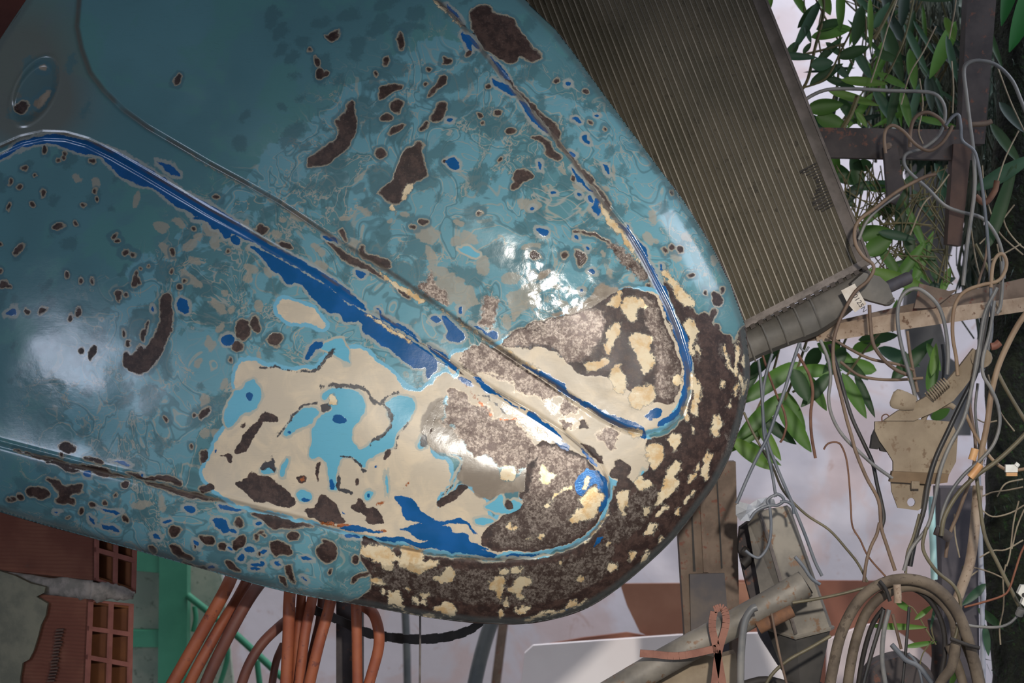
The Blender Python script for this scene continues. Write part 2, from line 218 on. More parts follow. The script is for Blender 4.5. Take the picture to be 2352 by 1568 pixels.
PAINT = """
@700/0/2.936
b 1105,95 1130,60 1210,35 1250,45 1275,85 1395,115 1440,180 1475,240 1520,320 1600,385 1540,410 1500,380 1440,370 1440,400 1380,420 1300,385 1190,310 1150,240 1120,170
eg 1240,190,42,62,-28
b 300,700 335,690 345,760 355,830 325,900 290,980 230,1040 170,1095 110,1115 30,1140 20,1110 50,1050 110,1000 170,970 215,920 235,870 210,810 215,795 255,795 270,760
b 700,1000 760,990 770,955 800,955 805,980 785,1010 795,1090 820,1150 815,1200 780,1225 740,1230 700,1290 660,1340 620,1380 560,1360 500,1320 490,1300 560,1250 600,1200 640,1100 670,1040
w 715,1245 735,1270 700,1330 660,1350 670,1300
w 575,1370 600,1400 605,1440 570,1400
b 510,580 590,555 660,570 650,595 600,610 540,650 505,665 500,640 515,610
b 905,530 940,510 960,525 945,570 900,600 860,630 830,655 825,640 870,590 895,560
b 895,700 950,695 950,730 930,780 900,815 850,825 840,805 880,765
eb 620,715,45,35 555,795,32,22 505,1040,32,35 100,500,30,38 82,415,16,28 545,410,14,26
ed 110,470,75,110 620,760,110,80 350,330,60,95,30 500,1180,90,70 1180,800,100,60 1300,860,110,80 1180,1230,70,90
ed 530,1230,110,110,-20 400,740,80,90 1150,1420,70,50 1000,560,180,60,-20 650,880,60,110
b 925,375 990,400 975,430 925,430 945,410
b 1400,1180 1460,1140 1560,1195 1540,1225 1470,1235 1430,1275 1395,1270 1400,1240 1420,1220
b 140,235 230,210 215,260 180,275
eb 650,275,20,50,20 617,872,50,14,-45 805,850,26,12,-50
b 1570,750 1640,790 1690,840 1720,900 1720,950 1690,930 1640,860
b 1520,915 1580,915 1640,960 1690,1010 1730,1060 1710,1075 1650,1040 1620,970 1560,930
b 1850,1130 1900,1160 1950,1210 1940,1240 1890,1200
b 1990,1290 2060,1370 2070,1410 2020,1370
eb 795,1490,28,20 720,1528,18,12 1390,885,30,22 1180,780,16,14 1300,755,22,12 1690,535,14,12 1895,615,22,16,45
ed 310,75,24,18 560,160,50,22 130,150,50,30 760,190,60,22
u 950,20 1050,120 1075,165 1010,110 960,50
u 1060,220 1100,240 1150,290 1190,340 1140,320 1110,290 1130,355 1095,330 1075,270
u 1240,380 1300,420 1360,480 1395,540 1340,515 1300,470 1290,430
u 1270,520 1330,545 1400,590 1440,650 1380,630 1310,590 1280,555
u 1440,670 1500,700 1560,790 1640,890 1650,915 1580,860 1500,760 1450,700
u 960,1075 1000,1060 1050,1090 1050,1140 1020,1160 980,1130 955,1100
u 1790,1105 1850,1170 1900,1240 1945,1300 1890,1260 1830,1190
u 1945,1320 1990,1350 2010,1410 2000,1460 1960,1430 1915,1400 1950,1380
eu 1770,565,22,12 1680,1298,20,10 1845,1308,14,14 1590,1110,12,30 975,805,25,12 1535,1395,12,12
u 1865,920 1895,920 1905,950 1930,970 1915,985 1880,960
u 2005,1100 2040,1115 2045,1170 2020,1160
w 1985,1345 2030,1390 2090,1470 2130,1568 2090,1550 2040,1460
lb 18 1340,490 1420,590 1520,700 1620,830 1700,950 1780,1040 1860,1140 1940,1240 2000,1320
lw 9 880,0 960,80 1050,185
lk 17 905,10 1000,110 1080,190 1140,240
@1200/500/3.92
u 820,0 870,60 940,110 960,60 985,140 1040,200 1100,260 1130,330 1120,370 1160,450 1200,520 1290,620 1310,720 1380,850 1430,960 1500,1080 1525,1200 1520,1350 1500,1460 1490,1568 1440,1568 1450,1400 1420,1250 1390,1100 1360,990 1290,860 1240,740 1200,640 1130,500 1060,370 1000,280 930,160 870,90
u 1225,470 1240,430 1260,440 1250,490
w 790,10 850,70 920,170 970,230 1010,320 1060,390 1010,360 940,260 870,170 810,100 770,20
m 790,230 850,210 900,260 960,330 1040,410 1110,480 1150,560 1100,560 1050,560 990,490 920,440 860,380 820,310 780,270
lk 13 760,0 850,130 950,270 1050,410 1150,530 1190,610 1290,860 1400,1130 1440,1330 1430,1480
w 770,760 870,640 890,650 880,700 910,740 870,790 820,790
w 930,700 990,690 1070,720 1120,790 1100,820 1040,800 1030,860 1020,930 960,940 920,890 900,800 900,760
w 830,940 890,960 890,1030 850,1080 820,1160 780,1210 730,1190 760,1090 750,1020
w 970,1060 1060,1040 1150,1070 1180,1110 1130,1150 1140,1220 1180,1270 1170,1330 1130,1400 1100,1420 1080,1340 1030,1230 1010,1180 970,1120
w 570,1310 650,1280 730,1240 760,1290 700,1350 620,1390 580,1370
w 770,1400 850,1300 870,1390 930,1450 940,1540 870,1568 800,1500
w 1230,480 1290,470 1380,550 1430,640 1490,720 1550,800 1470,810 1440,780 1400,700 1340,610 1270,530
w 1480,900 1550,960 1590,1030 1570,1100 1540,1200 1570,1220 1540,1260 1490,1220 1520,1120 1470,1000
w 1350,1410 1420,1400 1430,1500 1380,1530 1350,1470
w 1500,1568 1520,1400 1560,1480 1550,1568
w 1840,1160 1870,1290 1900,1400 1870,1380 1830,1260 1810,1180
w 1940,1120 1960,1200 1950,1330 1910,1430 1900,1380 1930,1280
w 2000,1230 2020,1350 1990,1320
b 1270,560 1310,600 1390,690 1440,780 1490,850 1500,960 1450,960 1400,860 1330,740 1290,640
s 1710,1120 1750,1150 1770,1270 1780,1330 1740,1260 1700,1170
eb 1745,740,40,60 1345,270,30,25 1420,280,28,25 1800,660,14,22 520,360,38,68,-25 385,330,30,24 115,350,45,40 490,120,32,16 1530,525,25,20 1710,870,30,50 1765,980,30,40
lb 26 550,130 660,150 740,200 790,230
g 240,870 330,850 440,820 540,780 620,700 660,620 740,560 790,590 870,630 810,700 770,770 700,800 640,830 560,860 500,900 380,890 260,900
g 130,520 200,480 260,490 230,560 170,580
eu 515,660,10,16
@0/0/1
b 1150,800 1165,775 1215,748 1260,735 1310,728 1350,712 1385,690 1410,668 1440,655 1480,665 1505,680 1525,730 1550,795 1562,850 1563,900 1545,930 1500,925 1480,900 1450,905 1430,885 1390,870 1345,860 1310,850 1290,830 1280,810 1240,795 1200,800
m 1150,800 1165,775 1215,748 1260,735 1310,728 1350,712 1385,705 1390,740 1380,780 1350,820 1300,840 1290,830 1275,795 1240,790 1200,800
m 1475,680 1500,690 1525,740 1545,800 1560,860 1558,910 1530,925 1505,900 1510,850 1500,790 1480,730
b 1545,690 1562,665 1580,700 1600,730 1620,715 1640,745 1660,770 1680,775 1690,800 1700,760 1725,740 1760,780 1770,1100 1650,1220 1500,1400 1250,1480 1000,1450 780,1410 760,1385 812,1385 856,1355 852,1310 828,1275 838,1245 900,1262 1000,1280 1080,1290 1160,1292 1240,1285 1310,1266 1365,1232 1395,1190 1405,1140 1420,1080 1460,1110 1500,1070 1480,1010 1530,1000 1570,970 1595,900 1590,820 1570,750
m 850,1300 900,1290 1000,1300 1100,1310 1240,1300 1320,1280 1380,1240 1420,1260 1380,1330 1300,1370 1200,1390 1050,1380 950,1360 880,1350
m 1575,710 1600,750 1612,800 1605,850 1596,830
m 1390,1200 1450,1130 1500,1110 1520,1150 1470,1210 1430,1250 1390,1260
c 1040,850 1150,790 1290,735 1410,668 1490,662 1540,700 1570,800 1574,910 1500,990 1400,1000 1394,1180 1330,1240 1240,1268 1100,1270 1130,1190 1210,1150 1230,1010 1100,930
c 1005,1140 1060,1115 1115,1140 1130,1200 1060,1205 1020,1190
c 1060,860 1100,845 1150,850 1200,870 1260,900 1300,930 1340,955 1400,975 1460,998 1495,1010 1510,1060 1480,1090 1440,1110 1400,1100 1390,1060 1340,1010 1260,960 1180,920 1100,880
c 1160,800 1200,790 1250,830 1290,870 1340,900 1360,880 1400,910 1450,940 1490,945 1540,940 1560,955 1500,985 1420,960 1340,925 1260,880 1190,840 1150,810
lk 5 1185,800 1230,792 1270,800 1290,830
c 545,830 580,825 620,845 700,848 730,852 745,820 790,800 840,800 865,830 905,860 930,890 960,905 1000,870 1030,850 1060,880 1100,900 1160,930 1230,975 1270,1010 1230,1030 1180,1000 1100,960 1030,900 1000,930 965,990 980,1010 990,1050 1030,1060 1040,1100 1000,1140 1020,1180 1080,1190 1120,1200 1200,1230 1230,1250 1130,1270 1000,1265 880,1235 760,1210 680,1185 580,1165 500,1135 465,1090 480,1060 495,1010 520,980 560,950 550,920 540,880
c 1290,1000 1340,1045 1370,1080 1385,1120 1385,1170 1350,1215 1300,1240 1240,1262 1300,1200 1330,1160 1340,1110 1330,1060
t 985,650 1030,620 1060,650 1040,700 1010,690
s 1060,560 1085,565 1110,585 1090,592 1065,578
t 940,520 985,505 1020,540 990,560 960,550
t 1040,660 1080,650 1100,700 1060,720
t 1160,680 1230,650 1240,700 1180,730
b 1215,1010 1340,1035 1392,1110 1388,1185 1330,1238 1250,1266 1140,1266 1096,1240 1130,1195 1200,1165 1210,1110
m 1235,1030 1340,1045 1385,1105 1380,1180 1330,1228 1250,1256 1150,1256 1120,1235 1150,1190 1210,1165 1225,1100
c 1000,870 1060,862 1120,900 1200,945 1290,1005 1340,1050 1300,1050 1240,1020 1160,985 1090,960 1040,930
@0/500/2.936
c 1870,610 1900,555 1960,570 2050,600 2120,640 2190,700 2190,735 2140,735 2060,715 1960,700 1890,650
s 2150,860 2300,800 2349,900 2349,1000 2230,900
lk 31 1760,1010 1900,1012 2000,1030 2080,1050 2140,1030 2200,945 2260,885
lk 17 2150,1140 2260,1140 2349,1130
b 1100,540 1140,520 1165,540 1170,620 1150,730 1110,810 1085,900 1060,980 1010,1020 920,1050 850,1030 830,1000 845,960 840,920 870,910 885,940 920,910 930,860 960,860 960,890 1000,850 1050,760 1075,650
eb 835,770,12,25 865,845,11,24 905,430,20,38,15 845,513,12,15 395,70,30,18,-25 125,210,40,15,-50 518,45,10,12 25,440,22,25 65,460,18,8 185,630,17,13 285,625,28,12,-40 522,630,16,20 550,425,10,14 550,900,15,22 620,915,20,45,15
b 940,780 975,740 985,700 995,710 980,760 965,830 950,820
b 775,500 790,485 825,490 800,550 780,545
eb 770,120,14,16 795,160,12,10 1168,240,14,25 893,260,12,16 955,355,8,8 1222,460,18,18 1640,750,48,60 1725,720,28,52,-25 1600,860,40,35 1390,1310,48,20,-50 450,1540,55,35 1160,360,8,12
b 1720,75 1800,65 1800,100 1770,115
b 1860,165 1950,170 1970,210 1900,200
b 1815,815 1850,780 1900,790 1910,830 1880,880 1830,850
ed 650,850,55,110,20 1000,650,110,70 920,720,70,90 1450,650,120,80 1560,780,110,60,20 1370,470,80,60 390,80,70,35,-35 125,215,40,70,20 1110,370,60,90 1010,1230,70,110 1400,1300,180,70,-30 1480,1450,60,110,20
eu 1245,600,34,55,-10 1020,620,12,16 70,640,42,18,-25 1685,1205,28,22 2288,1345,32,28 1540,820,50,40
u 2050,960 2080,880 2130,830 2180,815 2190,850 2150,890 2100,930 2080,970
u 1280,0 1500,10 1650,60 1800,160 1950,250 2100,330 2349,480 2349,530 2200,450 2000,340 1850,250 1700,160 1560,90 1560,120 1530,140 1480,110 1440,70 1380,20
eu 1595,145,28,38,-30
u 1680,185 1780,220 1850,260 2000,350 2200,460 2349,560 2349,720 2320,710 2270,640 2210,640 2150,600 2110,560 2060,490 2000,440 1960,460 1900,420 1880,370 1840,370 1810,320 1770,260
lt 10 1180,20 1300,90 1400,110 1500,160 1600,200 1700,250 1760,330 1850,400
@0/0/2.936
u 350,900 450,895 560,935 660,970 800,1040 950,1110 1100,1190 1250,1280 1400,1370 1520,1430 1650,1520 1720,1568 1450,1568 1380,1480 1300,1460 1200,1400 1100,1320 1060,1270 950,1260 880,1210 800,1170 740,1110 680,1060 560,1040 480,1010 400,975 300,960 180,980 80,1030 0,1080 -100,1140 -100,1090 0,1040 100,980 200,925
u 1040,1080 1100,1100 1160,1110 1230,1190 1210,1200 1130,1160
eb 1200,530,18,35,15 1465,1340,22,8 300,1000,10,30 440,1035,12,12 390,1085,14,10 430,1065,10,8 610,1090,18,10 155,1130,20,10 125,1258,14,12 215,1380,14,12 560,1380,16,10 510,1510,10,14 400,1535,30,18,-20 55,1390,25,8,-60
ed 260,560,110,190,20 130,780,90,40,10 570,730,60,20,-60 480,440,30,70,20 1620,970,50,60 1650,780,25,50,30 200,480,60,90
b 100,710 170,660 190,720 150,760 110,745
g 210,700 310,610 350,620 310,700 240,740
eg 300,460,22,18 150,690,25,18
et 520,1200,26,30 640,1220,30,40 930,1340,60,26,-70 1080,1520,50,40
b 1740,1530 1760,1510 1810,1540 1800,1568 1745,1568
lt 9 1250,1030 1500,1180 1750,1320 2000,1480 2130,1560
@700/500/3.92
u 0,420 100,470 250,580 400,660 530,770 560,830 480,800 350,720 200,620 0,480
u 0,500 60,540 200,640 400,760 560,860 680,900 800,990 1000,1110 1130,1200 1180,1270 1190,1330 1150,1430 1110,1460 1060,1440 1080,1360 1000,1370 900,1290 830,1200 740,1170 660,1100 600,1050 500,1010 490,930 420,940 360,960 320,920 350,870 260,840 200,820 130,770 80,690 30,660 0,640
u 620,800 700,880 820,930 900,970 980,1030 1040,1110 960,1060 860,1000 760,940 680,890
u 1090,1130 1200,1180 1300,1260 1380,1340 1400,1390 1300,1320 1180,1240
u 1080,1220 1200,1290 1330,1340 1250,1320 1120,1260
u 460,450 540,480 550,530 510,560 475,520
u 170,150 240,170 310,250 250,230 190,190
u 1120,910 1180,895 1240,940 1180,965
u 1230,880 1320,930 1400,1000 1450,1090 1350,1100 1270,1100 1290,1000 1240,930
u 1480,930 1600,1010 1640,1040 1700,1010 1740,1040 1740,1100 1680,1080 1560,1010 1500,960
u 1390,1410 1440,1420 1530,1500 1510,1515 1430,1470
u 1530,1440 1600,1480 1720,1568 1640,1568
u 1380,800 1410,795 1410,860 1385,870
u 1900,1290 2000,1330 2200,1430 2352,1530 2352,1568 2280,1568 2250,1520 2100,1420
b 180,210 280,270 400,340 500,370 600,440 680,490 740,560 650,510 520,440 380,390 280,320
b 310,130 340,120 390,220 370,230
b 500,260 540,250 550,320 620,340 700,350 790,400 800,450 720,440 600,380 520,350
eb 1070,25,35,25 965,82,25,12
m 1010,600 1100,560 1130,500 1160,480 1180,600 1240,640 1290,720 1285,800 1200,760 1100,690 1030,650
m 1590,720 1640,690 1740,720 1750,780 1710,860 1700,980 1660,1040 1600,990 1560,960 1580,840
b 830,620 900,650 960,700 960,730 890,700
w 680,460 760,540 880,600 1000,670 1100,740 1060,750 940,680 820,620 720,540
lw 16 1230,830 1400,940 1560,1050 1700,1140 1900,1260 2100,1380
lk 14 1380,900 1500,1000 1650,1100 1800,1210
ed 1600,840,110,170 640,300,160,90,30 950,500,190,90,30 1150,640,170,140,30 1750,330,140,110 720,150,70,140 1060,230,90,160 1500,520,120,90 380,100,130,60,40
s 1360,250 1440,270 1540,320 1520,335 1450,320
et 1600,430,60,90 1380,650,60,120 1850,540,90,60 2060,640,90,60 1900,820,50,120
m 1420,1200 1500,1160 1560,1130 1700,1150 1800,1230 1950,1330 2100,1450 2200,1568 1900,1568 1880,1450 1780,1420 1600,1400 1560,1420 1480,1380 1400,1290
m 1780,1100 1850,1060 1950,1080 2050,1000 2150,940 2250,900 2352,880 2352,1180 2200,1130 2100,1150 1980,1160 1880,1110
c 1280,1330 1340,1200 1440,1210 1540,1260 1480,1330 1420,1350 1340,1400
lb 10 900,1010 1050,1120 1200,1200 1350,1320 1450,1400
lw 12 560,870 700,940 860,1040 960,1110
@400/860/3.92
s 440,380 480,300 530,160 620,150 660,80 740,50 800,150 790,230 740,300 640,350 600,400 520,470 470,480
s 1320,180 1400,130 1540,110 1640,140 1700,220 1730,270 1700,340 1640,420 1600,500 1610,590 1680,690 1770,620 1850,560 1930,470 1940,420 1910,330 1920,250 1980,190 2060,180 2130,200 2160,270 2150,350 2080,440 2020,490 1980,600 1960,660 1830,720 1740,780 1720,850 1680,790 1600,740 1500,760 1490,850 1470,920 1490,1000 1470,1050 1410,1040 1420,950 1400,800 1310,740 1260,760 1220,720 1250,560 1240,500 1300,420 1360,340 1440,310 1400,280 1380,260 1480,200 1420,180 1370,230 1330,230
s 980,540 1040,430 1120,340 1180,310 1260,310 1330,340 1280,400 1240,450 1150,470 1090,500 1050,550
es 850,860,70,28 1000,830,28,90,12 1165,1090,78,60 1760,1070,35,45 1915,980,12,90 2040,320,50,50
eu 680,195,40,30 1490,395,45,32 1435,990,20,50 1180,1125,45,22 1760,1070,12,20 1830,830,12,12 370,690,14,20 1045,515,20,14
ew 1430,225,40,42
lk 43 1320,130 1420,100 1520,85 1640,110 1740,170 1800,240 1880,260 1930,180 2040,150
lk 37 1900,270 1945,370 1940,460 1880,530 1800,590 1770,640
lk 20 930,580 1000,470 1090,360 1160,280 1290,270
lk 23 2100,430 2020,560 1980,680
lk 20 1500,740 1600,745 1680,800 1720,870
lk 37 1500,900 1490,1000 1500,1030 1600,1050
ek 1375,290,45,35
k 770,860 810,780 860,790 890,720 930,880 870,830
b 800,330 850,360 920,380 930,420 880,440 820,420 760,480 700,580 660,680 580,720 540,700 560,640 620,580 660,500 740,420
b 550,960 640,950 700,870 780,910 880,910 930,990 1000,1030 1050,1110 1090,1170 1000,1210 900,1190 820,1150 700,1120 650,1050 570,1000
b 1140,1220 1260,1200 1330,1060 1380,1090 1480,1180 1520,1280 1560,1320 1440,1330 1300,1320 1220,1290
b 1600,1180 1650,1140 1680,1080 1730,1130 1740,1190 1820,1190 1880,1290 1870,1340 1800,1350 1740,1340 1720,1260 1620,1210
eb 1160,935,40,32 1912,725,26,48,15 1660,955,20,30 285,730,22,40,15 290,340,55,20,-55 290,1020,70,32,-10 20,1420,30,45 310,1500,60,35,10 450,1540,40,30 590,1325,25,45,-15
b 1290,800 1340,790 1320,870 1310,960 1290,960
b 400,730 520,710 530,810 490,790 470,750
b 0,1030 100,1050 220,1070 330,1120 400,1140 300,1130 100,1085 0,1070
b 670,1230 800,1240 950,1280 1100,1320 1270,1380 1150,1370 1000,1370 900,1400 900,1370 800,1310
b 530,1510 600,1430 650,1500 630,1550 550,1568
b 1030,1450 1080,1420 1120,1480 1050,1490
b 880,1510 980,1510 1060,1540 1060,1568 880,1568
b 1680,1490 1740,1440 1800,1500 1880,1568 1780,1568 1700,1520
lr 18 1310,1325 1450,1345 1560,1350 1650,1390 1900,1410
er 1160,935,14,10 1860,1165,30,14
u 410,1180 520,1170 620,1210 560,1220 430,1210
u 330,1290 450,1290 470,1340 510,1410 440,1410 380,1370
eu 140,1215,50,28 1600,1440,80,18,10
u 1980,1090 2080,1080 2160,1110 2190,1180 2230,1250 2352,1290 2352,1320 2200,1330 2050,1290 2070,1200 2050,1130
u 1450,1370 1620,1350 1700,1370 1890,1420 1800,1420 1600,1400
u 2000,1390 2200,1370 2352,1340 2352,1470 2200,1440 2060,1410
u 1750,1440 1950,1490 2352,1530 2352,1550 1950,1510
@900/860/3.92
g 250,430 330,270 400,220 470,180 480,330 440,440 560,470 620,600 680,700 740,720 860,740 900,800 960,860 980,950 1140,960 1200,830 1330,740 1330,900 1340,990 1240,1080 1140,1060 1000,1060 900,1110 760,1100 690,1000 620,980 570,930 640,820 640,740 500,720 380,690 320,640 260,560
m 500,100 600,130 680,160 700,220 760,260 840,260 900,330 910,400 1000,420 1140,410 1160,500 1230,540 1280,640 1320,660 1420,650 1500,670 1560,720 1640,780 1740,790 1760,830 1640,890 1560,960 1480,1020 1440,1120 1500,1180 1600,1170 1600,1220 1560,1330 1540,1400 1460,1450 1300,1430 1180,1400 1180,1300 1200,1180 1180,1090 1240,1060 1330,990 1340,900 1380,800 1340,740 1280,760 1180,860 1140,900 1100,820 1040,820 980,860 920,800 860,740 760,740 700,700 640,620 560,520 540,440 430,480 480,350 500,250
s 210,640 260,540 300,560 310,640 250,670
u 20,1090 90,1080 190,1120 230,1240 330,1300 500,1320 640,1290 720,1350 760,1420 790,1440 720,1400 680,1330 560,1340 480,1350 340,1380 220,1350 100,1290 90,1170
u 50,1380 200,1370 400,1340 500,1360 560,1420 690,1430 720,1500 800,1530 920,1568 500,1568 300,1480 100,1410
u 1640,960 1700,880 1770,840 1800,870 1840,840 1900,900 1940,980 1960,1080 1940,1180 1890,1230 1860,1230 1890,1160 1910,1090 1860,1060 1840,980 1810,1000 1760,1050 1720,1100 1680,1090 1650,1030
ew 1760,970,22,55,20
u 1210,370 1240,330 1300,360 1400,430 1500,530 1580,590 1540,590 1620,630 1600,690 1540,670 1480,640 1440,590 1400,560 1370,500 1290,440
u 610,10 660,30 740,80 750,105 690,90 630,50
u 720,0 780,20 900,110 950,160 880,130 770,60
lu 22 940,150 1060,240 1200,330
u 1700,640 1760,700 1850,800 1830,840 1780,750 1720,690
u 1310,0 1400,0 1500,90 1600,170 1740,250 1900,330 2060,380 2180,440 2290,500 2290,590 2220,580 2200,520 2080,490 1980,440 1860,370 1700,280 1560,190 1450,90
u 2280,370 2352,310 2352,420 2310,410
w 2100,510 2250,510 2240,570 2190,575 2130,545
w 980,870 1040,820 1130,830 1130,950 1050,960 965,930
w 1340,830 1370,810 1430,860 1480,920 1400,970 1350,960 1350,900
b 410,1130 500,1060 600,990 660,990 680,1010 600,1080 540,1130 460,1190 410,1160
eb 1045,1170,35,42 1195,1080,45,30
ek 280,600,35,60
lb 10 330,530 380,430 410,350
w 1840,1000 1860,1070 1920,1100 1870,1180 1860,1230 1790,1300 1740,1330 1620,1370 1590,1310 1650,1250 1700,1200 1680,1110 1750,1080 1800,1040
lw 40 1390,1180 1500,1080 1600,1030
s 820,1180 920,1130 960,1070 1000,1080 1000,1170 1060,1230 1080,1110 1170,1130 1200,1220 1160,1270 1060,1260 960,1230
es 830,1300,90,30 1240,1450,50,25 1560,1350,40,30
s 1020,1340 1100,1310 1160,1340 1150,1430 1130,1500 1060,1480 1050,1400
ew 1355,1450,35,25 1060,1360,25,20 1110,1385,20,18 1240,1455,14,10
lk 17 790,180 870,180 880,220 960,300 1040,350
lk 13 500,720 620,750 640,840 560,950 440,1080
ls 26 500,710 600,740 640,830 560,960 480,1060
m 700,0 1320,0 1400,80 1550,190 1480,200 1360,215 1300,190 1200,180 1150,130 1100,70 950,40 850,10
m 1500,400 1530,390 1640,440 1640,500 1560,490
m 1840,530 1900,460 1980,450 2050,500 2050,560 2010,690 1940,690 1880,600 1850,570
m 1530,220 1580,200 1640,290 1700,330 1680,370 1600,350 1520,370
b 1690,430 1740,420 1790,490 1720,500
b 1700,600 1800,640 1900,760 1900,800 1830,760 1760,680
b 1960,890 2040,740 2150,830 2160,900 2040,950 1960,920
lr 8 650,30 700,110 900,380
lr 7 1000,420 1140,405 1160,470
lr 6 110,1010 200,920
w 2010,1050 2110,1050 2110,1170 2100,1290 2060,1250 2040,1160
lw 22 1750,1500 1880,1360 1960,1240
@1300/860/3.92
c 490,530 560,560 690,600 740,620 700,700 640,800 660,900 600,950 560,900 560,820 500,720 490,640
w 550,220 620,130 700,120 780,100 820,180 800,240 740,270 650,320 590,290
u 715,380 780,300 850,300 880,340 860,380 800,400 760,395
u 1060,0 1115,0 1110,120 1090,240 1050,320 980,400 880,450 830,460 820,440 900,390 960,350 1010,290 1040,200 1055,90
w 1300,520 1340,370 1375,370 1390,420 1420,430 1380,480 1370,560 1320,560
w 920,580 960,530 1040,530 1050,600 1020,650 950,720 960,650
w 735,660 790,620 870,640 880,740 850,820 790,840 740,760
w 880,950 960,800 1040,790 1010,870 960,930 1020,960 1000,1010 930,1090 880,1110 800,1090 860,1040
w 1090,1000 1110,920 1170,870 1180,900 1140,950
w 1220,850 1260,740 1310,680 1290,760 1340,700 1300,830 1270,950 1230,970
w 600,960 660,920 720,930 780,1000 660,1030
w 980,1250 1020,1200 1010,1260
w 820,1270 900,1150 910,1190 850,1280
w 700,1450 720,1380 820,1340 800,1400 740,1450
w 680,1200 740,1180 750,1240 700,1270
w 1060,1160 1100,1080 1140,1040 1120,1110 1080,1170
w 1500,170 1520,80 1550,50 1540,130 1510,200
w 1560,200 1600,40 1620,60 1590,170
w 1440,300 1480,220 1470,290
w 1390,130 1400,40 1415,60 1410,130
w 1140,310 1170,200 1120,0 1160,0 1230,170 1200,250 1200,350 1150,350
w 820,1490 860,1440 870,1470 830,1510
@1200/1168/3.92
u 650,350 690,270 740,260 710,300
w 1100,230 1130,150 1210,140 1200,190 1130,240
w 940,460 980,400 1040,370 1010,430 950,460
ew 810,510,45,32,-40
w 1060,480 1090,410 1150,350 1130,430 1080,480
s 480,640 560,590 650,520 690,550 600,620 540,660
w 480,640 510,610 540,620 520,650
es 320,505,52,40 200,450,40,20
ew 320,505,15,15
s 0,560 60,540 100,620 70,680 30,700 0,640
w 0,1000 200,930 400,900 330,930 100,990
w 470,880 540,840 600,810 560,860
lu 14 250,935 330,915 500,860
@700/1168/3.92
w 740,740 790,750 830,740 860,800 870,870 890,890 800,880 750,860
w 950,790 1010,770 1040,800 1020,840 980,840
w 1050,750 1110,740 1120,770 1080,790
ew 1070,830,25,18
w 1140,890 1200,890 1260,840 1330,860 1370,910 1350,950 1290,970 1210,930
w 1650,670 1690,620 1760,600 1810,600 1790,680 1780,780 1740,830 1710,740 1670,740
w 1840,740 1890,690 1900,620 1980,610 2040,650 1990,700 1920,780 1870,790
w 1780,860 1820,800 1840,860 1800,880
w 1880,900 1960,870 2070,870 1990,920 1920,930
w 1730,930 1770,900 1800,940 1760,970
w 1180,660 1230,590 1290,510 1350,560 1330,620 1250,680
w 880,340 1050,350 1080,400 1060,480 1160,450 1190,490 1100,560 1040,590 980,560 860,520 830,470 890,420
w 500,330 700,320 780,360 760,420 780,520 770,570 700,540 660,470 560,420 500,380
es 2130,460,40,20 2270,505,45,35
ls 30 2130,460 2040,530 2050,620 2020,700
u 600,240 800,290 1000,330 1200,370 1450,420 1700,440 1760,400 1640,370 1400,330 1200,300 1000,290 800,260
u 1780,440 1900,420 2150,400 2100,420 1880,450
eb 190,390,85,90 465,440,28,40 225,560,15,20 835,410,50,60
b 420,660 440,610 500,590 600,570 600,590 500,620 450,660
b 510,250 570,240 720,340 700,380 620,360 520,290
lw 18 760,880 900,930 1050,965 1250,1000
@0/1034/2.936
b 290,180 370,190 440,250 560,220 550,270 470,300 500,345 450,340 400,350 375,320 400,290 350,230
eb 255,285,70,35,10 140,310,20,18 95,320,8,8 70,330,8,8 845,240,22,20 535,405,14,22 475,335,25,18 1170,552,38,38 1410,612,42,28,10 1508,645,30,25 1612,480,20,30 2200,685,62,65 1030,665,18,32,-25 1355,800,50,18,15 1990,570,35,28 1735,597,12,22 1760,705,12,12 1385,45,25,35 1390,250,55,28,-10
b 540,50 640,50 700,80 700,110 640,90
b 1570,640 1620,570 1660,580 1660,630 1590,670
b 1830,630 1880,620 1970,640 1970,710 1830,720
b 1140,640 1190,650 1230,690 1300,710 1280,740 1200,720 1160,680
b 1215,745 1300,770 1400,825 1350,820 1250,780
b 1530,740 1560,740 1590,790 1630,820 1600,830 1550,800 1525,765
b 1870,850 1900,850 1930,890 1920,915 1880,890
b 1910,790 1950,775 1960,810 1980,870 2000,885 1960,880 1930,840
b 830,140 900,150 1000,180 1150,170 1230,215 1220,240 1150,220 1050,200 900,180
b 950,200 1100,240 1250,280 1400,320 1500,345 1400,340 1200,310
b 290,70 400,80 520,120 520,145 420,120
b 60,-20 250,30 500,90 700,130 800,170 880,190 760,180 560,130 300,60
b 620,150 700,150 780,190 700,190
u 545,130 600,135 610,170 580,180 550,160
u 600,440 640,470 645,505 615,480
u 680,490 760,510 800,545 740,530 690,520
u 1025,565 1045,555 1080,600 1040,600
u 1420,460 1500,460 1520,510 1555,550 1500,550 1450,500
u 1485,375 1600,375 1650,400 1500,395
eu 1280,400,38,20 1690,680,42,22,10 1630,720,25,22 1740,775,40,12 1735,805,35,12 1870,770,20,14,30 1120,478,25,14 385,412,15,10
u 2020,720 2060,715 2100,740 2040,740
u 2030,850 2060,865 2070,890 2040,870
u 650,380 820,410 780,430 700,400
u 750,70 830,65 880,100 820,90
et 980,360,50,30 1090,350,22,60 930,380,60,20 2200,330,150,30 1900,540,120,30
ed 950,430,70,50 1550,720,160,70 1750,880,160,40 1100,700,180,40
"""

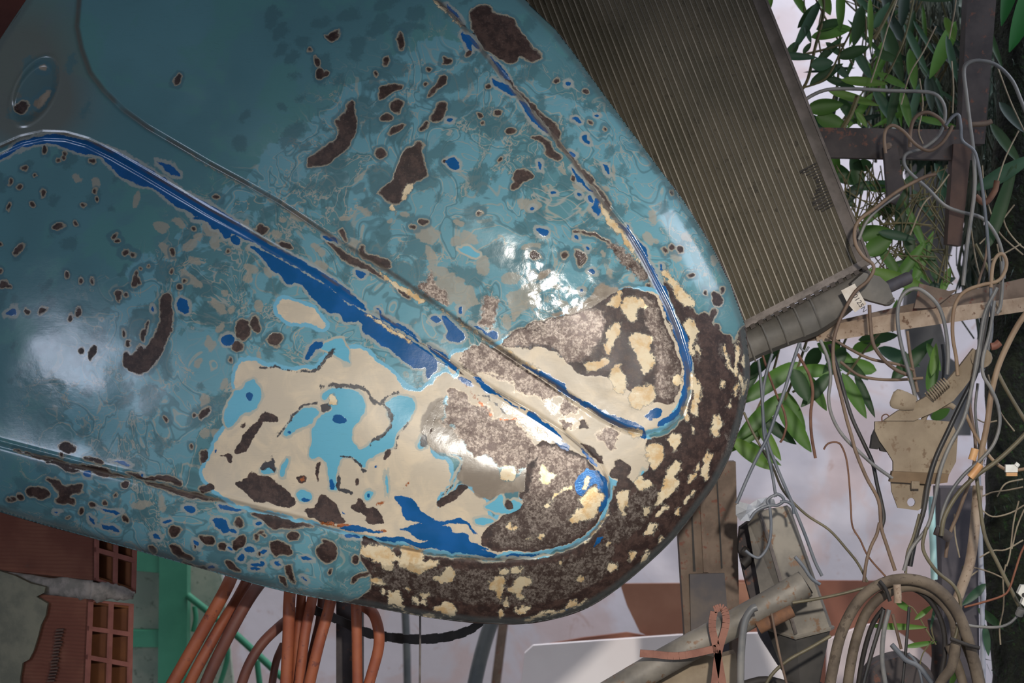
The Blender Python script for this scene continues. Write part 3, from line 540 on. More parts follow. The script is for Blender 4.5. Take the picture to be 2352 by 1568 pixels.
for line in PAINT.strip().splitlines():
    line = line.strip()
    if not line: continue
    h, *q = line.split(' ')
    if h[0] == '@':                       # crop frame: origin and scale
        ox, oy, s_ = (float(v) for v in h[1:].split('/')); continue
    tr = lambda p: (ox + p[0] / s_, oy + p[1] / s_)
    if h[0] == 'e':
        for t in q:
            v = [float(a) for a in t.split(',')]; a = tr(v); ell(h[1], a[0], a[1], v[2] / s_, v[3] / s_, v[4] if len(v) > 4 else 0)
    elif h[0] == 'l': stroke(h[1], [tr(p) for p in L(' '.join(q[1:]))], float(q[0]) / s_)
    else: poly(h, [tr(p) for p in L(' '.join(q))])
# small sanded-through spots, scattered where the photograph has them
rs = random.Random(5)
def scatter(k, n, box, r0, r1, rot=0, asp=1.6, ok=None, jit=40):
    for _ in range(n):
        x, y = rs.uniform(box[0], box[2]), rs.uniform(box[1], box[3])
        if ok and not ok(x, y): continue
        r = rs.uniform(r0, r1) ** 1.0
        ell(k, x, y, r * asp * rs.uniform(.7, 1.3), r, rot + rs.uniform(-jit, jit))
low = lambda x, y: y > 350 + max(0, (x - 200)) * 0.6
scatter('b', 20, (0, 360, 460, 660), 1.8, 4.2, 120, 1.4, low)
scatter('b', 10, (120, 560, 560, 1050), 2.0, 4, 110, 1.5)
scatter('d', 70, (0, 340, 800, 1080), 5, 15, 120, 1.8, low)
scatter('d', 120, (620, 0, 1420, 640), 6, 20, -38, 1.7, lambda x, y: y > -300 + (x - 620) * .2)
scatter('d', 75, (1180, 120, 1660, 700), 5, 13, -60, 1.8)
scatter('d', 60, (0, 1080, 820, 1380), 6, 14, 10, 1.6)
scatter('b', 12, (700, 60, 1180, 520), 2, 4, -50, 1.7)
scatter('b', 8, (1200, 200, 1640, 700), 2, 4.5, 40, 1.7)
scatter('b', 16, (0, 1060, 800, 1360), 2, 5, 20, 1.5)
scatter('u', 14, (30, 1080, 800, 1360), 2, 5, 20, 2.0)
scatter('u', 12, (1150, 250, 1500, 640), 3, 7, 45, 1.8)
scatter('t', 34, (380, 420, 1300, 760), 5, 13, 30, 1.8)
scatter('t', 24, (420, 480, 640, 1060), 5, 12, 100, 1.4)
scatter('t', 26, (1250, 380, 1640, 720), 4, 10, 50, 1.8)
nose = lambda x, y: segd(np.array([x]), np.array([y]), OUT)[0] < 190 and inside(np.array([x]), np.array([y]), OUT)[0] and y > 760
for _ in range(150):
    x, y = rs.uniform(830, 1716), rs.uniform(760, 1424)
    if not nose(x, y) or dA[np.searchsorted(gx, x), np.searchsorted(gy, y)] > -14 or dB[np.searchsorted(gx, x), np.searchsorted(gy, y)] > -14: continue
    a = math.degrees(math.atan2(y - 900, x - 1150)) + 90
    r = rs.uniform(2.2, 7); ell(rs.choice('wwwwtms'), x, y, r * rs.uniform(1.5, 3.6), r, a + rs.uniform(-15, 15))
# wear: how busy the sand-through contours are
def blob(cx, cy, r): return np.exp(-((X - cx) ** 2 + (Y - cy) ** 2) / (2 * r * r))
wear = 0.25 + 0.9 * np.clip(blob(900, 560, 260) + blob(1420, 480, 240) + blob(430, 900, 230) + blob(650, 600, 160) + blob(500, 1200, 320) + blob(1000, 330, 170) + blob(1300, 620, 160), 0, 1) - 0.45 * blob(330, 150, 240)
# shape: depth of the sheet under every grid point
def sm(d, a, b): t = np.clip((d - a) / (b - a), 0, 1); return t * t * (3 - 2 * t)
side = segd(X, Y, OUT[4:-1], False)
t = np.clip(1 - side / (150 + 60 * sm(X + Y, 1500, 2600)), 0, 1)
dep = 3.90 - (Y - 700) * 0.74e-3 * 0.10 + 0.085 * (1 - np.sqrt(np.clip(1 - t * t * 0.985, 0, 1)))
dep += 0.028 * (((X - 800) * 0.53 - (Y - 640) * 0.85) / 700) ** 2 + 0.03 * (((X - 900) * 0.85 + (Y - 700) * 0.53) / 900) ** 2
def blurred(pts, hi, sig):       # crown of an embossed panel, smoothed so that it has no crease
    cx, cy = np.arange(-560, 1800, 10.0), np.arange(-700, 1510, 10.0); A_, B_ = np.meshgrid(cx, cy, indexing='ij')
    q = segd(A_, B_, pts) * inside(A_, B_, pts); q = sm(q, 0, hi)
    k = np.exp(-np.arange(-3 * sig, 3 * sig + 1, 10.0) ** 2 / (2 * sig * sig)); k /= k.sum()
    q = np.apply_along_axis(lambda r: np.convolve(r, k, 'same'), 0, q); q = np.apply_along_axis(lambda r: np.convolve(r, k, 'same'), 1, q)
    # smooth resampling: quadratic B-spline weights
    def wts(t): i = np.floor(t + 0.5).astype(int); f_ = t - i; return i, [0.5 * (0.5 - f_) ** 2, 0.75 - f_ * f_, 0.5 * (0.5 + f_) ** 2]
    i, wi = wts((X - cx[0]) / 10.0); j, wj = wts((Y - cy[0]) / 10.0); o_ = 0
    for a_ in range(3):
        for b_ in range(3): o_ = o_ + wi[a_] * wj[b_] * q[np.clip(i + a_ - 1, 0, len(cx) - 1), np.clip(j + b_ - 1, 0, len(cy) - 1)]
    return o_
dep -= 0.0035 * sm(dA, -5, 5) + 0.022 * blurred(PA, 300, 50) + 0.0035 * sm(dB, -5, 5) + 0.022 * blurred(PB, 240, 50)
dep += 0.0022 * np.exp(-((dA + 7) / 4.5) ** 2) + 0.0016 * np.exp(-((dB + 8) / 4.5) ** 2) - 0.0030 * np.exp(-((dB - 3) / 5.0) ** 2) * sm(-X, -900, -300)
ca, sa = math.cos(math.radians(62)), math.sin(math.radians(62))
bu = ((X - 80) * -ca + (Y - 208) * sa); bv = ((X - 80) * sa + (Y - 208) * ca)
qb = np.sqrt((bu / 82) ** 2 + (bv / 44) ** 2)
dep += 0.009 * (1 - sm(qb, 0.72, 1.02)) - 0.0015 * np.exp(-((qb - 1.06) / 0.06) ** 2)
lump = np.clip(blob(1320, 590, 95) + 0.6 * blob(1250, 660, 60) + 0.2 * blob(130, 880, 60) + 0.35 * blob(1430, 900, 110) + 0.35 * blob(1080, 930, 70), 0, 1)
dep += 0.0009 * vn(X, Y, 120, 3) + 0.0004 * vn(X, Y, 55, 5) + lump * (0.0013 * vn(X, Y, 30, 2) + 0.0003 * vn(X, Y, 12, 6))
dep += 0.0022 * np.exp(-((X - 1200) ** 2 + (Y - 730) ** 2) / 60 ** 2) * 0
# keep cells touching the outline; pull outside vertices onto it
cell = ins[:-1, :-1] | ins[1:, :-1] | ins[:-1, 1:] | ins[1:, 1:]
use = np.zeros(X.shape, bool); use[:-1, :-1] |= cell; use[1:, :-1] |= cell; use[:-1, 1:] |= cell; use[1:, 1:] |= cell
PX, PY = X.copy(), Y.copy(); oi = use & ~ins; ox_, oy_ = X[oi], Y[oi]
best = np.full(ox_.shape, 1e12); bx_, by_ = ox_.copy(), oy_.copy()
for i in range(len(OUT)):
    a, b = OUT[i], OUT[(i + 1) % len(OUT)]; ex, ey = b[0] - a[0], b[1] - a[1]
    tt = np.clip(((ox_ - a[0]) * ex + (oy_ - a[1]) * ey) / (ex * ex + ey * ey), 0, 1); qx, qy = a[0] + tt * ex, a[1] + tt * ey
    d = (ox_ - qx) ** 2 + (oy_ - qy) ** 2; k = d < best; best[k] = d[k]; bx_[k] = qx[k]; by_[k] = qy[k]
PX[oi], PY[oi] = bx_, by_
idx = -np.ones(X.shape, int); idx[use] = np.arange(use.sum())
co = np.stack([(PX[use] - 1176) / F * dep[use], dep[use], (784 - PY[use]) / F * dep[use]], 1)
a = idx[:-1, :-1][cell]; b = idx[1:, :-1][cell]; c = idx[1:, 1:][cell]; d = idx[:-1, 1:][cell]
quads = np.stack([a, d, c, b], 1)
HC = P(800, 640, 3.95)
hood = empty('car_hood', HC, 'old car hood with turquoise paint sanded through in patches, rounded nose pointing down right', 'car part')
me = bpy.data.meshes.new('outer_skin'); nq = len(quads)
me.vertices.add(len(co)); me.vertices.foreach_set('co', (co - np.array(HC)).astype('f').ravel())
me.loops.add(nq * 4); me.loops.foreach_set('vertex_index', quads.astype('i').ravel())
me.polygons.add(nq); me.polygons.foreach_set('loop_start', np.arange(0, nq * 4, 4, dtype='i')); me.polygons.foreach_set('loop_total', np.full(nq, 4, 'i'))
me.polygons.foreach_set('use_smooth', np.ones(nq, bool)); me.update(); me.validate()
for k, v in list(LAY.items()) + [('wear', wear), ('lump', lump), ('bare', np.clip(blob(60, 110, 110) + 0.8 * blob(110, 250, 60) + 0.7 * blob(10, 260, 80), 0, 1) * (dA < -3) * (dB < -3)), ('rim', sdo), ('pa', dA), ('pb', dB)]:
    at = me.attributes.new('f_' + k, 'FLOAT', 'POINT'); at.data.foreach_set('value', v[use].astype('f'))
skin = bpy.data.objects.new('outer_skin', me); C.objects.link(skin); skin.parent = hood
# --- paint material: stacked coats, each showing where the sanding reached it
g = G('layered_sanded_paint')
jit = g.math('MULTIPLY_ADD', g.noise(110, 5, 0.68), 14.0, -7.0); jit2 = g.math('MULTIPLY_ADD', g.noise(420, 2, 0.6), 4.0, -2.0)
J = g.math('ADD', jit, g.math('MULTIPLY', jit2, 0.6))
def F_(k, amp=1.0): return g.math('ADD', g.attr('f_' + k), g.math('MULTIPLY', J, amp))
wr = g.attr('f_wear')
n1 = g.noise(7, 5, 0.62, 0.6); n2 = g.noise(19, 4, 0.6, 0.9); n3 = g.noise(3, 3, 0.5)
base = g.mix(g.ss(n3, 0.35, 0.65), (84, 124, 130), (92, 136, 143))
base = g.mix(g.math('MULTIPLY', g.ss(n1, 0.50, 0.60), 0.75), base, (86, 134, 132))
base = g.mix(g.math('MULTIPLY', g.mask(g.math('MULTIPLY_ADD', n1, wr, -0.50), 60), 0.8), base, (106, 154, 166))
# thin contour rings of the coats beneath
ring = g.math('ABSOLUTE', g.math('SUBTRACT', n2, 0.60))
thin = g.math('MULTIPLY', g.math('SUBTRACT', 1.0, g.ss(ring, 0.002, 0.012)), g.ss(wr, 0.5, 0.95))
base = g.mix(g.math('MULTIPLY', g.ss(n2, 0.60, 0.66), g.math('MULTIPLY', g.ss(wr, 0.45, 0.9), 0.8)), base, (84, 128, 138))
base = g.mix(g.math('MULTIPLY', thin, 0.8), base, (164, 156, 140))
n4 = g.noise(12, 2.5, 0.5, 1.0)
for lv, cl, wd_ in ((0.43, (150, 150, 138), 0.011), (0.50, (72, 104, 110), 0.020), (0.535, (168, 160, 142), 0.010), (0.60, (120, 150, 156), 0.014)):
    rr_ = g.math('ABSOLUTE', g.math('SUBTRACT', n4, lv))
    base = g.mix(g.math('MULTIPLY', g.math('MULTIPLY', g.math('SUBTRACT', 1.0, g.ss(rr_, wd_ * 0.3, wd_)), g.ss(wr, 0.6, 1.1)), 0.6), base, cl)
base = g.mix(g.math('MULTIPLY', g.attr('f_bare'), 0.75), base, (104, 98, 88))
ring2 = g.math('ABSOLUTE', g.math('SUBTRACT', n1, 0.405))
thin2 = g.math('MULTIPLY', g.math('SUBTRACT', 1.0, g.ss(ring2, 0.002, 0.010)), g.ss(wr, 0.55, 1.0))
base = g.mix(g.math('MULTIPLY', thin2, 0.75), base, (160, 158, 148))
fd = F_('d', 2.4)
base = g.mix(g.math('MULTIPLY', g.mask(fd, 0.13, 0), 0.75), base, (74, 108, 114))
ft = F_('t', 1.2)
base = g.mix(g.math('MULTIPLY', g.mask(ft, 0.35), 0.75), base, (158, 150, 134))
# halos round bare spots and dark blue spots
hb = g.math('MAXIMUM', g.attr('f_b'), g.attr('f_g'))
hal = g.math('ADD', hb, g.math('MULTIPLY_ADD', n1, 26.0, -4.0))
base = g.mix(g.math('MULTIPLY', g.mask(hal, 0.30), 0.72), base, (74, 108, 118))
base = g.mix(g.math('MULTIPLY', g.mask(F_('b', 0.8), 0.5, 3.6), 0.85), base, (158, 146, 124))
base = g.mix(g.mask(F_('b', 0.7), 0.6, 1.3), base, (104, 98, 90))
base = g.mix(g.math('MULTIPLY', g.mask(F_('u', 1.0), 0.35, 6.5), 0.85), base, (152, 156, 150))
# sky-blue coat ringed by cream
base = g.mix(g.mask(F_('c', 0.6), 0.45, 9.0), base, (112, 170, 192))
base = g.mix(g.mask(F_('c', 0.8), 0.6, 0.0), base, g.mix(g.ss(n2, 0.4, 0.7), (188, 174, 152), (206, 188, 160)))
fs = F_('s', 0.5)
base = g.mix(g.mask(fs, 0.5, 5.0), base, (168, 166, 152))
fs_m = g.mask(fs, 0.6, 0.0)
base = g.mix(fs_m, base, g.mix(n1, (96, 164, 190), (104, 170, 186)))
# grey filler
base = g.mix(g.mask(F_('g', 0.8), 0.25, 0), base, g.mix(g.ss(n2, 0.4, 0.65), (128, 116, 102), (150, 138, 122)))
# bare brown metal
tone = g.noise(60, 5, 0.7)
spk = g.noise(240, 6, 0.75)
brown = g.mix(g.ss(tone, 0.4, 0.62), (44, 29, 25), (70, 51, 44))
brown = g.mix(g.math('MULTIPLY', g.ss(spk, 0.56, 0.72), 0.4), brown, (112, 96, 88))
bzone = g.mask(F_('b', 0.8), 0.6)
base = g.mix(bzone, base, brown)
mz = g.mask(F_('m', 2.2), 0.16)
mcol = g.mix(g.ss(spk, 0.36, 0.66), (62, 48, 42), (138, 126, 116))
mcol = g.mix(g.math('MULTIPLY', g.ss(g.noise(70, 6, 0.7), 0.47, 0.58), 0.85), mcol, (60, 45, 40))
base = g.mix(mz, base, mcol)
# charcoal gouges, rust
base = g.mix(g.mask(g.math('ADD', F_('k', 1.3), 0), 0.6), base, (62, 60, 62))
base = g.mix(g.mask(F_('r', 2.0), 0.35), base, (150, 82, 38))
# deep blue top coat remains
fu = F_('u', 0.75)
blue = g.mix(g.ss(g.noise(26, 3, 0.5), 0.35, 0.7), (20, 80, 130), (28, 88, 146))
umask = g.mask(fu, 0.7)
base = g.mix(umask, base, blue)
# late cream patches
fw = F_('w', 2.0)
base = g.mix(g.math('MULTIPLY', g.mask(fw, 0.5, 2.5), 0.6), base, (120, 116, 104))
base = g.mix(g.mask(fw, 0.6), base, g.mix(g.ss(g.noise(40, 4, 0.65), 0.42, 0.66), (214, 196, 162), (200, 166, 118)))
wmask = g.mask(fw, 0.6)
# sanding scratches, then a greyer rim and brown-grey panel grooves
scr = g.noise(60, 3, 0.7, vec=g.mapped((1, 1, 14), (0, math.radians(8), 0)))
base = g.mix(g.math('MULTIPLY', g.ss(scr, 0.55, 0.75), 0.16), base, (66, 78, 80))
base = g.mix(g.math('MULTIPLY', g.mask(g.math('SUBTRACT', 14.0, g.attr('f_rim')), 0.12), 0.5), base, (82, 92, 92))
gr = g.math('MULTIPLY', g.math('SUBTRACT', 1.0, g.ss(g.math('ABSOLUTE', g.math('ADD', g.attr('f_pa'), 3.0)), 2.0, 9.0)), g.ss(g.noise(22, 3, 0.5), 0.25, 0.55))
base = g.mix(g.math('MULTIPLY', gr, 0.72), base, (92, 82, 74))
gr2 = g.math('MULTIPLY', g.math('SUBTRACT', 1.0, g.ss(g.math('ABSOLUTE', g.math('ADD', g.attr('f_pb'), 7.0)), 1.0, 5.0)), g.ss(g.noise(16, 3, 0.5), 0.42, 0.58))
base = g.mix(g.math('MULTIPLY', gr2, 0.75), base, (88, 76, 64))
rough = g.mixf(g.math('MAXIMUM', bzone, 0.0), g.mixf(g.ss(n1, 0.3, 0.7), 0.13, 0.22), 0.55)
rough = g.mixf(g.mask(F_('c', 0.8), 0.6, 0.0), rough, 0.40)
rough = g.mixf(fs_m, rough, 0.2)
rough = g.mixf(bzone, rough, 0.55)
rough = g.mixf(mz, rough, 0.36)
rough = g.mixf(umask, rough, 0.16)
metal = g.math('MULTIPLY', mz, 0.4)
steps = g.math('ADD', g.math('MULTIPLY', g.mask(F_('b'), 0.25), -1.0), g.math('MULTIPLY', g.mask(F_('c'), 0.25), -0.4))
steps = g.math('ADD', steps, g.math('MULTIPLY', umask, 0.3))
b1 = g.bump(steps, 0.35, 0.0006)
b2 = g.bump(spk, g.math('MULTIPLY_ADD', g.math('MAXIMUM', mz, bzone), 0.35, 0.02), 0.0008, b1)
b3 = g.bump(g.noise(70, 3, 0.6), g.math('MULTIPLY_ADD', g.attr('f_lump'), 0.22, 0.05), 0.0022, b2)
b4 = g.bump(scr, 0.05, 0.0006, b3)
g.done(base, rough, metal, b4)
g.b.inputs['Specular IOR Level'].default_value = 0.36; g.put(g.b.inputs['Coat Weight'], g.math('MULTIPLY', g.attr('f_lump'), 0.5)); g.b.inputs['Coat Roughness'].default_value = 0.07; g.lk(b3, g.b.inputs['Coat Normal'])
me.materials.append(g.m)
# rolled rim and under-side of the hood
prim = simple('hood_primer', (58, 44, 40), (84, 74, 70), 30, 0.6, 0.1)
rimD = []
for x, y in OUT:
    i = min(np.searchsorted(gx, x), len(gx) - 1); j = min(np.searchsorted(gy, y), len(gy) - 1); rimD.append(float(dep[i, j]))
m = MB(); ring_ = [P(x, y, z + 0.0045) for (x, y), z in zip(OUT, rimD)]; ring_.append(ring_[0])
cen = P(800, 640, 3.97); ring_ = [p + (cen - p).normalized() * 0.0045 for p in ring_]
m.tube(ring_, 0.0045, 6, 5); m.obj('rolled_edge', prim, hood, True)
st = 40
m = MB(); v = []; f = []
xs = np.arange(-500, 1760, st); ys = np.arange(-640, 1460, st); ids = {}
XX, YY = np.meshgrid(xs, ys, indexing='ij'); IN = inside(XX, YY, OUT) & (segd(XX, YY, OUT) > 30)
for i, x in enumerate(xs):
    for j, y in enumerate(ys):
        if IN[i, j]:
            ii = min(np.searchsorted(gx, x), len(gx) - 1); jj = min(np.searchsorted(gy, y), len(gy) - 1)
            ids[i, j] = len(v); v.append(P(x, y, float(dep[ii, jj]) + 0.02))
for (i, j) in list(ids):
    q = [(i, j), (i + 1, j), (i + 1, j + 1), (i, j + 1)]
    if all(k in ids for k in q): f.append(tuple(ids[k] for k in q))
link('inner_panel', v, f, prim, hood, True)

# ------------------------------------------------------------------ materials of the surroundings
M = {}
M['plaster'] = simple('white_plaster', (206, 200, 204), (222, 216, 222), 5, 0.9, 0, 0.2, 60, c3=(206, 192, 190))
M['rust_metal'] = simple('rusty_painted_steel', (98, 82, 70), (120, 102, 88), 22, 0.75, 0.1, 0.3, c3=(112, 70, 56))
M['rust_red'] = simple('red_primer_board', (70, 30, 20), (86, 40, 28), 10, 0.8)
M['grey_metal'] = simple('weathered_grey_metal', (108, 102, 94), (140, 132, 120), 14, 0.6, 0.2, 0.3, c3=(120, 92, 70))
M['dusty'] = simple('dust_coated_steel', (134, 118, 98), (150, 134, 112), 18, 0.85, 0, 0.35, c3=(118, 98, 78))
M['radfin'] = None
M['plastic'] = simple('dusty_black_plastic', (84, 80, 74), (106, 100, 92), 16, 0.6, 0, 0.3)
M['alu'] = simple('dusty_aluminium', (96, 88, 82), (126, 116, 110), 30, 0.5, 0.3, 0.3)
M['wire_grey'] = simple('grey_cable_sheath', (96, 96, 96), (128, 124, 118), 14, 0.45, 0, 0.1)
M['wire_blue'] = simple('blue_grey_cable_sheath', (82, 87, 94), (106, 108, 112), 14, 0.45, 0, 0.1)
M['wire_tan'] = simple('dusty_tan_cable', (132, 106, 82), (154, 130, 104), 14, 0.6, 0, 0.1)
M['wire_brown'] = simple('dusty_brown_cable', (96, 76, 62), (124, 102, 82), 14, 0.6, 0, 0.1)
M['wire_olive'] = simple('dusty_olive_cable', (88, 80, 60), (116, 106, 82), 14, 0.5, 0, 0.1)
M['wire_dark'] = simple('black_cable', (30, 30, 32), (62, 58, 54), 9, 0.45, 0, 0.1)
M['rustwire'] = simple('rusty_iron_wire', (92, 60, 46), (120, 86, 66), 30, 0.8, 0, 0.3)
M['copper'] = simple('orange_wire', (120, 70, 48), (138, 86, 60), 30, 0.6)
M['bark'] = simple('brown_hose_rubber', (84, 72, 60), (112, 98, 82), 20, 0.8, 0, 0.5, c3=(78, 66, 54))
M['rubber'] = simple('red_rubber_strap', (122, 76, 60), (140, 92, 74), 30, 0.6)
M['white_plastic'] = simple('white_plastic', (235, 232, 222), (220, 214, 200), 30, 0.5)
M['amber'] = simple('amber_plastic', (208, 160, 108), (196, 142, 92), 30, 0.5)
M['card'] = simple('brown_cardboard', (160, 114, 92), (172, 126, 102), 9, 0.9)
M['card_in'] = simple('cardboard_inner_side', (140, 92, 74), (150, 100, 82), 9, 0.9)
M['whitecard'] = simple('white_board', (240, 230, 228), (246, 238, 236), 4, 0.8)
M['green'] = simple('green_door_paint', (56, 136, 104), (64, 146, 112), 12, 0.5)
M['palegreen'] = simple('pale_green_panel', (150, 166, 150), (176, 184, 166), 16, 0.8, c3=(124, 138, 122))
M['hose'] = simple('orange_rubber_hose', (156, 86, 54), (138, 72, 48), 16, 0.6, 0, 0.2, c3=(116, 62, 48))
M['hose_dk'] = simple('brown_rubber_hose', (112, 66, 52), (94, 54, 44), 14, 0.6, 0, 0.2)
M['strap'] = simple('black_strap', (34, 30, 28), (48, 42, 38), 30, 0.7)
M['darkpost'] = simple('dark_steel_post', (58, 52, 52), (76, 68, 66), 16, 0.8, 0.1, 0.3, c3=(104, 70, 58))
M['slate'] = simple('dark_grey_pipe', (86, 92, 96), (104, 108, 108), 12, 0.5)
M['teal'] = simple('pale_teal_pipe', (176, 220, 216), (190, 228, 226), 12, 0.4)
M['pvc'] = simple('grey_white_pipe', (150, 152, 162), (168, 168, 178), 12, 0.5)
M['film'] = simple('clear_plastic_film', (196, 200, 208), (222, 224, 230), 20, 0.25)
M['mortar'] = simple('grey_mortar', (118, 114, 108), (146, 138, 132), 60, 0.95, 0, 0.9, 160)
M['stucco'] = simple('grey_green_plaster', (112, 112, 98), (132, 130, 112), 25, 0.95, 0, 0.7, 260)
M['wood'] = simple('weathered_wood', (140, 118, 98), (168, 148, 128), 25, 0.85, 0, 0.4, c3=(108, 82, 64))
M['moss'] = simple('mossy_bark', (20, 22, 20), (34, 40, 24), 30, 0.95, 0, 1.0, 90, dist=0.01, c3=(40, 66, 28))
M['root'] = simple('aerial_root', (134, 118, 98), (160, 146, 122), 30, 0.8)
M['stem'] = simple('climber_stem', (84, 84, 52), (112, 100, 70), 30, 0.7)
M['sticker'] = simple('paper_sticker', (206, 196, 182), (190, 176, 160), 60, 0.8)
M['ink'] = simple('ink', (60, 54, 58), (70, 62, 66), 60, 0.7)
def leafmat(name, a, b, tr=0.35):
    g = G(name); col = g.mix(g.ss(g.noise(9, 3), .35, .65), a, b)
    col = g.mix(g.math('MULTIPLY', g.wave(260, 1.0, g.mapped((1, 1, 0.3))), 0.15), col, (52, 84, 40))
    g.done(col, 0.45); g.b.inputs['Subsurface Weight'].default_value = 0.0
    t = g.n.new('ShaderNodeBsdfTranslucent'); g.put(t.inputs[0], col); mx = g.n.new('ShaderNodeMixShader'); mx.inputs[0].default_value = tr
    g.lk(g.b.outputs[0], mx.inputs[1]); g.lk(t.outputs[0], mx.inputs[2]); g.lk(mx.outputs[0], g.n['Material Output'].inputs[0]); return g.m
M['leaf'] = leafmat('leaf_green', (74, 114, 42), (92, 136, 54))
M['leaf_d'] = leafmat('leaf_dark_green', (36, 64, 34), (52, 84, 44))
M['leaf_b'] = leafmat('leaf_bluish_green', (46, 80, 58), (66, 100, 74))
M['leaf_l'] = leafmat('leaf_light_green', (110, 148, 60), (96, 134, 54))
M['leaf_g'] = leafmat('leaf_haze_green', (30, 96, 40), (34, 106, 44))
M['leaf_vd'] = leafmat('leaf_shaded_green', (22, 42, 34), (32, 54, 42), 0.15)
# ------------------------------------------------------------------ the setting
g = G('wall_plaster'); n = g.noise(1.6, 5, 0.6)
col = g.mix(g.ss(n, 0.4, 0.6), (206, 200, 206), (222, 216, 224))
col = g.mix(g.math('MULTIPLY', g.ss(g.noise(3.4, 4, 0.6, 1.0), 0.5, 0.62), 0.55), col, (206, 178, 172))
col = g.mix(g.math('MULTIPLY', g.ss(g.noise(9, 4, 0.7, 2.0), 0.62, 0.70), 0.5), col, (180, 148, 138))
g.done(col, 0.9, None, g.bump(g.noise(30, 4, 0.6), 0.3, 0.004))
def struct(name, mb, m, **k): o = mb.obj(name, m, **k); o['kind'] = 'structure'; return o
struct('wall_back', MB().box((-3.2, 6.3, -1.35), (6.4, 0, 0), (0, 0.15, 0), (0, 0, 3.0)), g.m)
struct('floor', MB().box((-3.2, -2.0, -1.45), (6.4, 0, 0), (0, 8.4, 0), (0, 0, 0.1)), simple('concrete_floor', (126, 120, 112), (150, 144, 136), 4, 0.85))
struct('ceiling', MB().box((-3.2, -0.6, 1.15), (4.45, 0, 0), (0, 5.3, 0), (0, 0, 0.06)), simple('roof_sheet', (96, 84, 76), (120, 106, 96), 5, 0.8))
struct('wall_left', MB().box((-2.3, 1.9, -1.35), (0.12, 0, 0), (0, 4.4, 0), (0, 0, 2.5)), simple('left_wall_paint', (120, 110, 100), (140, 128, 116), 5, 0.9))
o = MB().prism(flatpoly("-900,-400 70,-40 60,0 8,80 -60,200 -260,560 -900,560", 4.25), (0, 0.03, 0)).obj('painted_board', M['rust_red'])
setp(o, 'dark rust-red board behind the upper left end of the hood', 'board')
def rod(name, px, D, r, mat, label, cat, group=None, seg=8, sub=5, parent=None, flat=1.0, taper=None):
    pts = []
    for i, q in enumerate(L(px)): pts.append(P(q[0], q[1], D + (q[2] if len(q) > 2 else 0.0)))
    R = r / F * D
    m = MB().tube(pts, (lambda t: R * (1 - t * (1 - taper))) if taper else R, seg, sub, True, flat)
    if parent is not None: return m.obj(name, M[mat], parent, True)
    return setp(m.obj(name, M[mat], None, True), label, cat, group)
def rig(mb_list, name, loc, label, cat):
    e = empty(name, loc, label, cat); bpy.context.view_layer.update()
    for nm, mb, mt, *sm_ in mb_list: mb.obj(nm, M[mt] if isinstance(mt, str) else mt, e, bool(sm_ and sm_[0]))
    return e
# ------------------------------------------------------------------ hollow-brick pier, left
def brickmat():
    g = G('fired_clay'); col = g.mix(g.ss(g.noise(14, 4), .35, .65), (112, 66, 52), (128, 82, 64))
    sep = g.n.new('ShaderNodeSeparateXYZ'); g.lk(g.tc.outputs['Object'], sep.inputs[0])
    w = g.math('SINE', g.math('ADD', g.math('MULTIPLY', sep.outputs['Z'], 900.0), g.math('MULTIPLY', g.noise(20), 5.0)))
    col = g.mix(g.math('MULTIPLY', g.ss(w, 0.55, 1.0), 0.45), col, (110, 60, 48))
    col = g.mix(g.math('MULTIPLY', g.ss(g.noise(8, 5, .7), .56, .7), .5), col, (96, 86, 74))
    return g.done(col, 0.9, None, g.bump(w, 0.5, 0.0015))
M['brick'] = brickmat(); M['clay_in'] = simple('clay_inside', (120, 72, 38), (104, 60, 34), 14, 0.9)
M['pinkclay'] = simple('pink_clay_edge', (150, 94, 82), (134, 82, 72), 30, 0.9, 0, 0.4)
pier = empty('hollow_brick_pier', P(250, 1568, 4.15), 'pier of hollow red clay bricks with rough mortar under the left of the hood', 'brickwork'); bpy.context.view_layer.update()
def brick(tl, bl, tr, br, D, Lx, rows, dz=0.055, wall=7):
    A, B_, C_, D_ = P(*tl, D), P(*bl, D), P(*tr, D + dz), P(*br, D + dz)      # end face corners
    Lv = Vector((-0.20, 0.075, 0.012)) * Lx
    bil = lambda u, v: A.lerp(C_, u).lerp(B_.lerp(D_, u), v)
    m = MB(); wu, wv = 0.075, 0.07 / 1.0
    def slab(mm, u0, u1, v0, v1, l0=0.0, l1=1.0):
        c = [bil(u0, v1), bil(u1, v1), bil(u1, v0), bil(u0, v0)]
        mm.hexa([p + Lv * l0 for p in c] + [p + Lv * l1 for p in c])
    t = 0.07 / (rows / 3) * 0.75
    slab(m, 0, wu, 0, 1); m.obj('brick', M['brick'], pier)
    m = MB(); slab(m, 1 - wu, 1, 0, 1); slab(m, 0.5 - wu / 2, 0.5 + wu / 2, t, 1 - t)
    for r in range(rows + 1):
        v = r / rows; v0, v1 = max(0, v - t / 2), min(1, v + t / 2)
        if r == 0: v0, v1 = 0, t
        if r == rows: v0, v1 = 1 - t, 1
        slab(m, wu, 1 - wu, v0, v1)
    slab(m, wu, 1 - wu, 0, 1, 0.9, 1.0)
    m.obj('brick_web', M['clay_in'], pier)
    m = MB(); fr = -0.004 / 0.2
    for (u0, u1, v0, v1) in [(0, wu, 0, 1), (1 - wu, 1, 0, 1), (0.5 - wu / 2, 0.5 + wu / 2, 0, 1)] + [(0, 1, max(0, r / rows - t / 2), min(1, r / rows + t / 2)) for r in range(rows + 1)]:
        slab(m, u0, u1, v0, v1, fr, 0.02)
    m.obj('brick_end', M['pinkclay'], pier)
brick((217, 1120), (216, 1332), (314, 1140), (308, 1362), 4.30, 1.0, 3)
brick((203, 1376), (191, 1640), (303, 1386), (297, 1668), 4.30, 1.0, 4)
